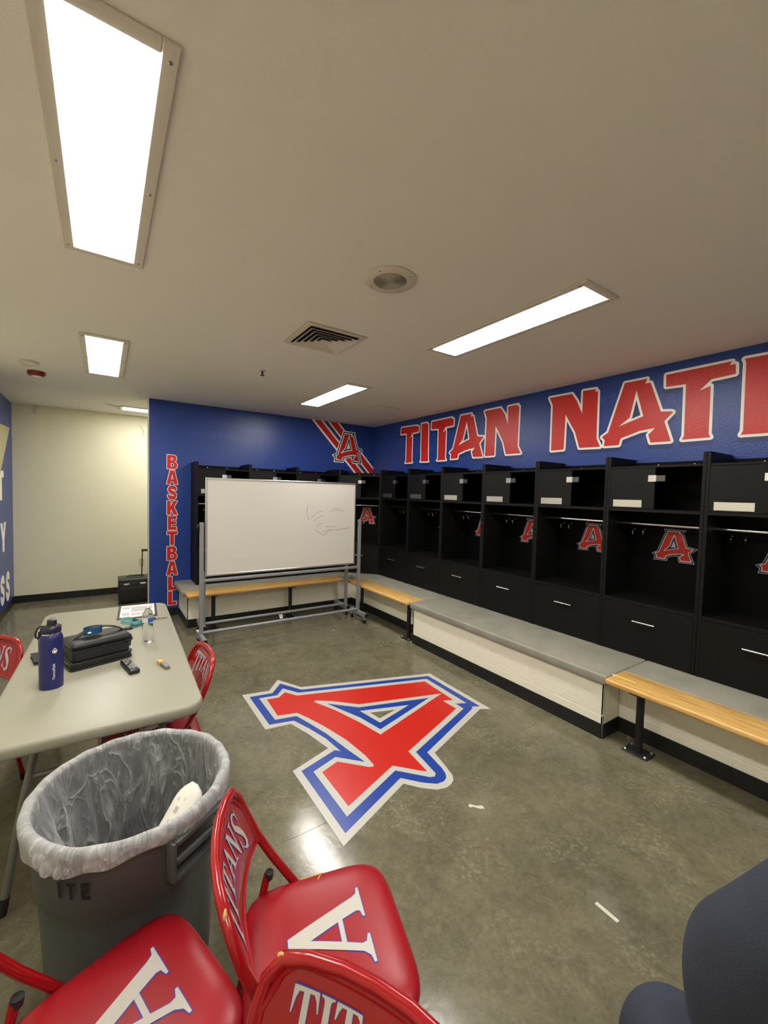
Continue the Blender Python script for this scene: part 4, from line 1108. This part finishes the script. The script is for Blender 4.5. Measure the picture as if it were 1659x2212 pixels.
# lunch bag
lb = thing('lunch_bag', 'black soft lunch bag with a strap handle beside the blue flask', 'bag', (-.022, 2.602, TZ), math.radians(17))
lb.scale = (.95, 1.0, .80)
def soft(x0, x1, y0, y1, z0, z1, r, bulge=.0):
    return MB().rbox(x0, x1, y0, y1, z0, z1, r, 4)
soft(-.150, .135, -.088, .088, .0, .050, .018).build('lower_pocket', M_BAG, lb, smooth=True)
soft(-.143, .128, -.083, .085, .044, .128, .020).build('body', M_BAG, lb, smooth=True)
lid = soft(-.147, .132, -.087, .088, .122, .168, .019).build('lid', M_BAG, lb, smooth=True)
def loop_rect(a0, a1, b0, b1, z, r, rad):
    pts = rr_outline((a1 - a0) / 2, (b1 - b0) / 2, rad, 5)
    return MB().tube([(x + (a0 + a1) / 2, y + (b0 + b1) / 2, z) for x, y in pts], r, 6, closed=True)
loop_rect(-.149, .134, -.089, .090, .150, .0035, .02).build('lid_piping', M_BAGTRIM, lid, smooth=True)
loop_rect(-.147, .132, -.087, .088, .122, .003, .02).build('zip', M_BAGTRIM, lid, smooth=True)
loop_rect(-.152, .137, -.090, .090, .045, .0035, .02).build('pocket_piping', M_BAGTRIM, lb, smooth=True)
loop_rect(-.152, .137, -.090, .090, .010, .0035, .02).build('base_piping', M_BAGTRIM, lb, smooth=True)
MB().rbox(.10, .150, -.045, .05, .055, .13, .012, 2).build('side_pocket', M_BAG, lb, smooth=True)
MB().tube([(.148, -.03, .12), (.160, -.02, .10), (.158, .0, .075), (.150, .02, .06)], .006, 8).build('side_strap', M_BAGTRIM, lb, smooth=True)
MB().rbox(.128, .146, -.058, -.040, .11, .14, .004, 2).build('buckle', M_BLKPLAS, lb, smooth=True)
def strap(path, w, t):
    mb = MB(); P_ = [Vector(p) for p in path]
    vs = []; n = len(P_)
    for i in range(n):
        d = (P_[min(n - 1, i + 1)] - P_[max(0, i - 1)]).normalized(); u = Vector((0, 1, 0)); nn = d.cross(u).normalized()
        for (a, b) in ((-w, -t), (w, -t), (w, t), (-w, t)):
            vs.append(P_[i] + u * a + nn * b)
    fs = [(i * 4 + k, i * 4 + (k + 1) % 4, (i + 1) * 4 + (k + 1) % 4, (i + 1) * 4 + k) for i in range(n - 1) for k in range(4)]
    return mb.add(vs, fs + [(0, 1, 2, 3), ((n - 1) * 4, (n - 1) * 4 + 3, (n - 1) * 4 + 2, (n - 1) * 4 + 1)])
strap([(-.125, 0, .164), (-.105, 0, .178), (-.06, 0, .205), (-.02, 0, .219), (.03, 0, .218), (.075, 0, .202), (.11, 0, .180), (.12, 0, .165)], .015, .003).build('carry_strap', M_BAGTRIM, lb, smooth=True)
# blue band round the strap
bdn = thing('wrist_band', 'wide blue rubber band looped round the strap of the lunch bag', 'band', (-.046, 2.590, TZ + .164), math.radians(17))
bdn.scale = (1.15, 1.15, 1.25)
def band_pt(u, v):
    a = 2 * math.pi * u
    return (.036 * math.cos(a), .024 * math.sin(a), (v - .5) * .026)
MB().grid(band_pt, 36, 2).grid(lambda u, v: (.033 * math.cos(2 * math.pi * u), .021 * math.sin(2 * math.pi * u), (v - .5) * .026), 36, 2).build('loop', M_BAND, bdn, smooth=True)
MB().rbox(-.026, -.012, -.0245, -.0205, -.006, .000, .001, 1).build('white_mark', M_WHITE_P, bdn)

# dark slab of a notebook behind the flask
nb = thing('notebook', 'flat black notebook lying behind the blue flask', 'notebook', (-.225, 2.74, TZ), math.radians(12))
MB().rbox(-.078, .078, -.06, .09, 0, .003, .001, 1).build('back_cover', M_BLKPLAS, nb)
MB().rbox(-.075, .075, -.057, .087, .003, .016, .001, 1).build('pages', mat('dark_page_edge', (.02, .02, .02), .6), nb)
MB().rbox(-.078, .078, -.06, .09, .016, .019, .001, 1).build('front_cover', M_BLKPLAS, nb)

# remote control
rc = thing('remote_control', 'black remote control with grey buttons on the table', 'remote', (.108, 2.392, TZ), math.radians(-78))
MB().rbox(-.088, .088, -.0235, .0235, .001, .022, .008, 3).build('shell', M_BLKPLAS, rc, smooth=True)
MB().rbox(-.084, .070, -.019, .019, .0215, .0235, .001, 1).build('keypad', mat('remote_face', (.02, .02, .02), .3), rc)
for i in range(7):
    for j in range(3):
        if (i + j) % 5 == 4:
            continue
        MB().rbox(-.078 + i * .020, -.066 + i * .020, -.015 + j * .0115, -.007 + j * .0115, .0233, .0252, .001, 1).build('button', M_BTN, rc)

# highlighter
hl = thing('highlighter', 'short grey highlighter with an orange cap on the table', 'marker', (.252, 2.342, TZ + .010), math.radians(-75))
MB().rbox(-.058, -.018, -.0115, .0115, -.010, .010, .004, 2).build('cap', M_ORANGE, hl, smooth=True)
MB().rbox(-.018, .058, -.0105, .0105, -.010, .009, .003, 2).build('barrel', M_GREYPL, hl, smooth=True)

# water bottle
wt = thing('water_bottle', 'clear ribbed plastic water bottle with a blue and white label', 'bottle', (.217, 2.772, TZ))
pr = [(.022, .004), (.027, .0), (.030, .006), (.031, .02)]
for k in range(7):
    pr += [(.0312, .03 + k * .012), (.0292, .036 + k * .012)]
pr += [(.031, .116), (.031, .150), (.029, .158), (.022, .176), (.014, .190), (.0125, .198)]
MB().lathe(pr, seg=36).build('bottle', M_PET, wt, smooth=True)
MB().lathe([(.0315, .120), (.0315, .147)], seg=36, close=False).build('label', M_WATERLBLW, wt, smooth=True)
MB().grid(lambda u, v: (.0319 * math.cos(math.radians(-95 + 70 * u)), .0319 * math.sin(math.radians(-95 + 70 * u)), .121 + .025 * v), 10, 1).build('label_print', M_WATERLBL, wt, smooth=True)

# clipboard with papers
cb = thing('clipboard', 'dark clipboard with printed white sheets at the far end of the table', 'clipboard', (.208, 3.495, TZ), math.radians(-4))
MB().rbox(-.122, .122, -.185, .185, 0, .004, .0015, 1).build('board', M_BLKPLAS, cb)
sh = MB().rbox(-.107, .107, -.150, .168, .004, .0055, .0005, 1).build('paper', M_PAPER, cb)
for (x0, x1, y0, y1) in ((-.095, -.05, .06, .13), (-.04, .06, -.03, .12), (-.095, -.05, -.12, -.03), (-.04, .06, -.12, -.06), (.07, .095, .02, .12), (.07, .095, -.1, -.02)):
    MB().box(x0, x1, y0, y1, .0055, .0058).build('printed_block', M_GREYPRINT, sh)
MB().rbox(-.06, .06, -.183, -.160, .004, .013, .003, 2).build('clip', M_STEEL, cb, smooth=True)

# lanyard with a key fob
ly = thing('lanyard', 'teal lanyard coiled beside the water bottle', 'lanyard', (.16, 3.17, TZ))
def flatstrap(path, w, t=.0012):
    P_ = [Vector(p) for p in path]; vs = []; n = len(P_)
    for i in range(n):
        d = (P_[min(n - 1, i + 1)] - P_[max(0, i - 1)]); d.z = 0; d.normalize(); q = Vector((0, 0, 1))
        for (a, b) in ((-w, -t), (w, -t), (w, t), (-w, t)):
            vs.append(P_[i] + q * a + Vector((-d.y, d.x, 0)) * b)
    fs = [(i * 4 + k, i * 4 + (k + 1) % 4, (i + 1) * 4 + (k + 1) % 4, (i + 1) * 4 + k) for i in range(n - 1) for k in range(4)]
    return MB().add(vs, fs + [(0, 1, 2, 3), ((n - 1) * 4, (n - 1) * 4 + 3, (n - 1) * 4 + 2, (n - 1) * 4 + 1)])
lp_ = [(-.03 + .034 * math.cos(a), .075 + .05 * math.sin(a), .011) for a in [math.radians(q) for q in range(-60, 250, 15)]]
flatstrap(lp_ + [(-.02, .01, .011), (.01, -.02, .011), (.06, .03, .011), (.09, .08, .011)], .009).build('strap', M_TEAL, ly, smooth=True)
flatstrap([(.0, .09, .010), (.03, .04, .010), (.06, .0, .010), (.08, -.03, .010), (.06, -.06, .010), (.02, -.07, .010), (-.02, -.075, .010)], .009).build('strap', M_TEALD, ly, smooth=True)
MB().add([(-.005, .01, .002), (.03, -.055, .003), (.005, -.075, .02), (-.012, -.03, .024)], [(0, 1, 2, 3)]).build('strap_fold', M_TEAL, ly)
MB().rbox(-.055, -.005, -.115, -.085, .001, .014, .005, 2).build('key_fob', M_BLKPLAS, ly, smooth=True)
MB().tube([(.0 + .012 * math.cos(a), -.085 + .012 * math.sin(a), .004) for a in [2 * math.pi * q / 14 for q in range(14)]], .0014, 6, closed=True).build('split_ring', M_CHROME, ly)
pn = thing('pen', 'thin pen with a black end behind the water bottle', 'pen', (.325, 3.212, TZ + .006), math.radians(3))
MB().cyl((-.03, 0, 0), (.045, 0, 0), .0035, 10).build('barrel', M_GREYPL, pn, smooth=True)
MB().lathe([(.004, -.0), (.009, .004), (.009, .014), (.004, .018)], (0, 0, 0), 12).build('end_cap', M_BLKPLAS, pn).matrix_basis = Matrix.Translation((-.028, 0, .003)) @ Matrix.Rotation(math.radians(-90), 4, 'Y')

pc = thing('pencil', 'yellow pencil lying on the near end of the right maple bench', 'pencil', (2.856, 1.335, ZT + .0062), math.radians(90))
MB().cyl((-.075, 0, 0), (.060, 0, 0), .0038, 6).build('shaft', M_YELLOW, pc)
MB().cyl((.060, 0, 0), (.075, 0, 0), .004, 10).build('eraser', M_PAPER, pc)
MB().tube([(-.075, 0, 0), (-.092, 0, 0)], [.0037, .0006], 6).build('tip', M_WOOD, pc)

# ------------------------------------------------------------------ rolling black case by the passage
cs = thing('rolling_case', 'black wheeled equipment case with a raised handle in the passage', 'case', (.40, 6.96, 0))
MB().rbox(-.225, .225, -.17, .17, .035, .315, .018, 3).build('body', M_BLKPLAS, cs, smooth=True)
lid = MB().rbox(-.228, .228, -.173, .173, .300, .352, .016, 3).build('lid', M_BAGTRIM, cs, smooth=True)
MB().tube([(-.12, .0, .352), (-.09, .0, .372), (.06, .0, .372), (.09, .0, .352)], .010, 8).build('carry_grip', M_BLKPLAS, lid, smooth=True)
for x_ in (-.13, .07):
    MB().rbox(x_ - .035, x_ + .035, -.180, -.168, .270, .292, .003, 1).build('latch', M_STEEL, cs)
MB().rbox(-.20, .20, -.176, -.168, .19, .235, .004, 2).build('front_rib', M_BAGTRIM, cs)
hn = MB().tube([(.075, .15, .32), (.085, .15, .70)], .008, 8).tube([(.215, .15, .32), (.205, .15, .70)], .008, 8).build('pull_handle', M_BLKPLAS, cs, smooth=True)
MB().rbox(.07, .22, .135, .165, .695, .728, .008, 2).build('pull_grip', M_BLKPLAS, hn, smooth=True)
for x_ in (-.19, .19):
    for y_ in (-.12, .12):
        MB().cyl((x_ - .012, y_, .03), (x_ + .012, y_, .03), .03, 14).build('wheel', M_BLKPLAS, cs, smooth=True)

# ------------------------------------------------------------------ small litter on the floor
tag(MB().rbox(1.652, 1.669, .752, .842, .0002, .0012, .0004, 1).build('tape_scrap', M_SCUFF), 'narrow strip of pale tape stuck to the floor at lower right', 'tape')
tag(MB().flat([[[(1.600, 1.500), (1.618, 1.507), (1.640, 1.478), (1.668, 1.462), (1.662, 1.440), (1.640, 1.452), (1.622, 1.480), (1.604, 1.486)]]], lambda x, y: (x, y, .0006)).build('paint_mark', M_SCUFF, fixn=False), 'pale paint splash on the floor right of the floor emblem', 'mark')
tag(MB().tube([(3.0 + .013 * math.cos(2 * math.pi * k / 16), 1.36 + .013 * math.sin(2 * math.pi * k / 16), .0025) for k in range(16)], .0025, 6, closed=True).build('washer', M_ALU), 'small metal ring on the floor behind the near bench post', 'ring')
tag(MB().rbox(2.262, 2.277, 4.363, 4.377, .0002, .004, .001, 1).build('paper_scrap', M_PAPER), 'tiny white paper scrap on the floor in front of the whiteboard', 'paper')

# ------------------------------------------------------------------ seated person at the lower right
def skin_mesh(name, chains, m, parent, sub=3):
    """chains: list of joint lists [(co, radius)], a joint may repeat an earlier coordinate to connect"""
    idx = {}; vs = []; rs = []; es = []
    for c in chains:
        prev = None
        for co, r in c:
            key = tuple(round(x, 4) for x in co)
            if key not in idx:
                idx[key] = len(vs); vs.append(co); rs.append(r)
            if prev is not None and prev != idx[key]:
                es.append((prev, idx[key]))
            prev = idx[key]
    me = bpy.data.meshes.new(name); me.from_pydata(vs, es, [])
    ob = bpy.data.objects.new(name, me); COL.objects.link(ob)
    md = ob.modifiers.new('skin', 'SKIN'); md.use_smooth_shade = True
    lay = me.skin_vertices[0].data if me.skin_vertices else None
    if lay is None:
        bpy.context.view_layer.objects.active = ob
        lay = me.skin_vertices[0].data
    for i, r in enumerate(rs):
        lay[i].radius = (r, r) if not isinstance(r, tuple) else r
    lay[0].use_root = True
    sb = ob.modifiers.new('sub', 'SUBSURF'); sb.levels = sub; sb.render_levels = sub
    dg = bpy.context.evaluated_depsgraph_get()
    me2 = bpy.data.meshes.new_from_object(ob.evaluated_get(dg))
    bpy.data.objects.remove(ob)
    me2.materials.clear(); me2.materials.append(m)
    for p in me2.polygons:
        p.use_smooth = True
    o2 = bpy.data.objects.new(name, me2); COL.objects.link(o2); o2.parent = parent
    return o2
base = Vector(cr(.86, .45, 0))
pe = thing('person', 'person in dark navy clothing seated at the lower right corner, cut by the frame', 'person', tuple(base))
def L(right, depth, z):
    return tuple(Vector(cr(right, depth, z)) - base)
pelv, waist, chest, neckb = L(.86, .43, .575), L(.86, .44, .76), L(.86, .47, .97), L(.86, .47, 1.12)
neck, headc, headt = L(.86, .49, 1.18), L(.86, .51, 1.27), L(.86, .50, 1.36)
shL, elL, wrL = L(.735, .55, 1.155), L(.605, .70, .835), L(.88, .80, .78)
shR, elR, wrR = L(1.04, .45, 1.075), L(1.13, .62, .82), L(.95, .82, .76)
hipL, knL, anL, toL = L(.77, .47, .565), L(.625, .86, .515), L(.63, .86, .10), L(.58, 1.02, .045)
hipR, knR, anR, toR = L(.95, .44, .555), L(1.0, .90, .545), L(1.02, .92, .10), L(1.04, 1.08, .045)
body = skin_mesh('body', [
    [(pelv, .085), (waist, .085), (chest, .10), (neckb, .07), (neck, .055), (headc, .085), (headt, .07)],
    [(chest, .10), (shL, .045), (elL, .034), (wrL, .026)], [(chest, .10), (shR, .045), (elR, .034), (wrR, .028)],
    [(pelv, .085), (hipL, .06), (knL, .05), (anL, .035), (toL, .022)], [(pelv, .085), (hipR, .06), (knR, .05), (anR, .035), (toR, .022)]], M_SKIN, pe)
shirt = skin_mesh('shirt', [
    [(pelv, (.175, .125)), (waist, (.165, .12)), (chest, (.185, .13)), (neckb, .075)],
    [(chest, (.185, .13)), (shL, .082), (tuple((Vector(shL) * .45 + Vector(elL) * .55)), .076), (elL, .07), (tuple(Vector(elL) * .35 + Vector(wrL) * .65), .052)],
    [(pelv, (.175, .125)), (L(.76, .62, .66), .125), (L(.72, .76, .58), .115)],
    [(elL, .07), (L(.66, .73, .72), .085), (L(.72, .76, .58), .115)],
    [(chest, (.185, .13)), (shR, .082), (elR, .068), (tuple(Vector(elR) * .35 + Vector(wrR) * .65), .052)]], M_NAVYCLOTH, pe)
trousers = skin_mesh('trousers', [
    [(pelv, .15), (hipL, .12), (tuple(Vector(hipL) * .5 + Vector(knL) * .5), .115), (knL, .09), (tuple(Vector(knL) * .5 + Vector(anL) * .5), .07), (anL, .062)], [(pelv, .15), (hipR, .11), (knR, .085), (tuple(Vector(knR) * .5 + Vector(anR) * .5), .07), (anR, .062)]], M_NAVYCLOTH, pe)
for a_, t_ in ((anL, toL), (anR, toR)):
    skin_mesh('shoe', [[(tuple(Vector(a_) + Vector((0, 0, -.04))), .058), (tuple(Vector(t_) + Vector((0, 0, .004))), .046)]], M_BLKPLAS, pe)
for wr_, side in ((wrL, 1), (wrR, -1)):
    w = Vector(wr_); el_ = Vector(elL if side > 0 else elR)
    d = (w - el_).normalized(); up = Vector((0, 0, 1)); lat = d.cross(up).normalized()
    palm = w + d * .075
    skin_mesh('hand', [[(tuple(w), .026), (tuple(w + d * .04), .034), (tuple(palm), .036)]] +
              [[(tuple(palm), .036), (tuple(palm + d * (.02 + ln_ * .4) + lat * q), .0095), (tuple(palm + d * (.03 + ln_ * .75) + lat * q - up * .01), .0085), (tuple(palm + d * (.03 + ln_) + lat * q - up * .03), .0075)] for q, ln_ in ((-.028, .05), (-.009, .065), (.010, .062), (.028, .045))] +
              [[(tuple(w + d * .04), .034), (tuple(w + d * .06 + lat * .035 * side + up * .01), .012), (tuple(w + d * .10 + lat * .05 * side + up * .01), .009)]], M_SKIN, pe, 1)
hr = MB().sphere(tuple(Vector(headc) + Vector((0, 0, .045))), .098, 18, 12, (1, 1.08, 1.0))
hr.build('hair', M_HAIR, pe, smooth=True)
fc = FW
for sx in (-1, 1):
    e_ = Vector(headc) + fc * .086 + RT * sx * .032 + Vector((0, 0, .01))
    MB().sphere(tuple(e_), .011, 10, 8).build('eye', M_PAPER, pe, smooth=True)
    MB().sphere(tuple(Vector(headc) + RT * sx * .088), .022, 10, 8, (.5, .8, 1.2)).build('ear', M_SKIN, pe, smooth=True)
MB().sphere(tuple(Vector(headc) + fc * .098 + Vector((0, 0, -.02))), .015, 10, 8, (1, 1, 1.4)).build('nose', M_SKIN, pe, smooth=True)
MB().sphere(tuple(Vector(headc) + fc * .085 + Vector((0, 0, -.055))), .016, 10, 8, (1.4, 1.4, .4)).build('mouth', mat('lips', srgb(160, 96, 86), .5), pe, smooth=True)
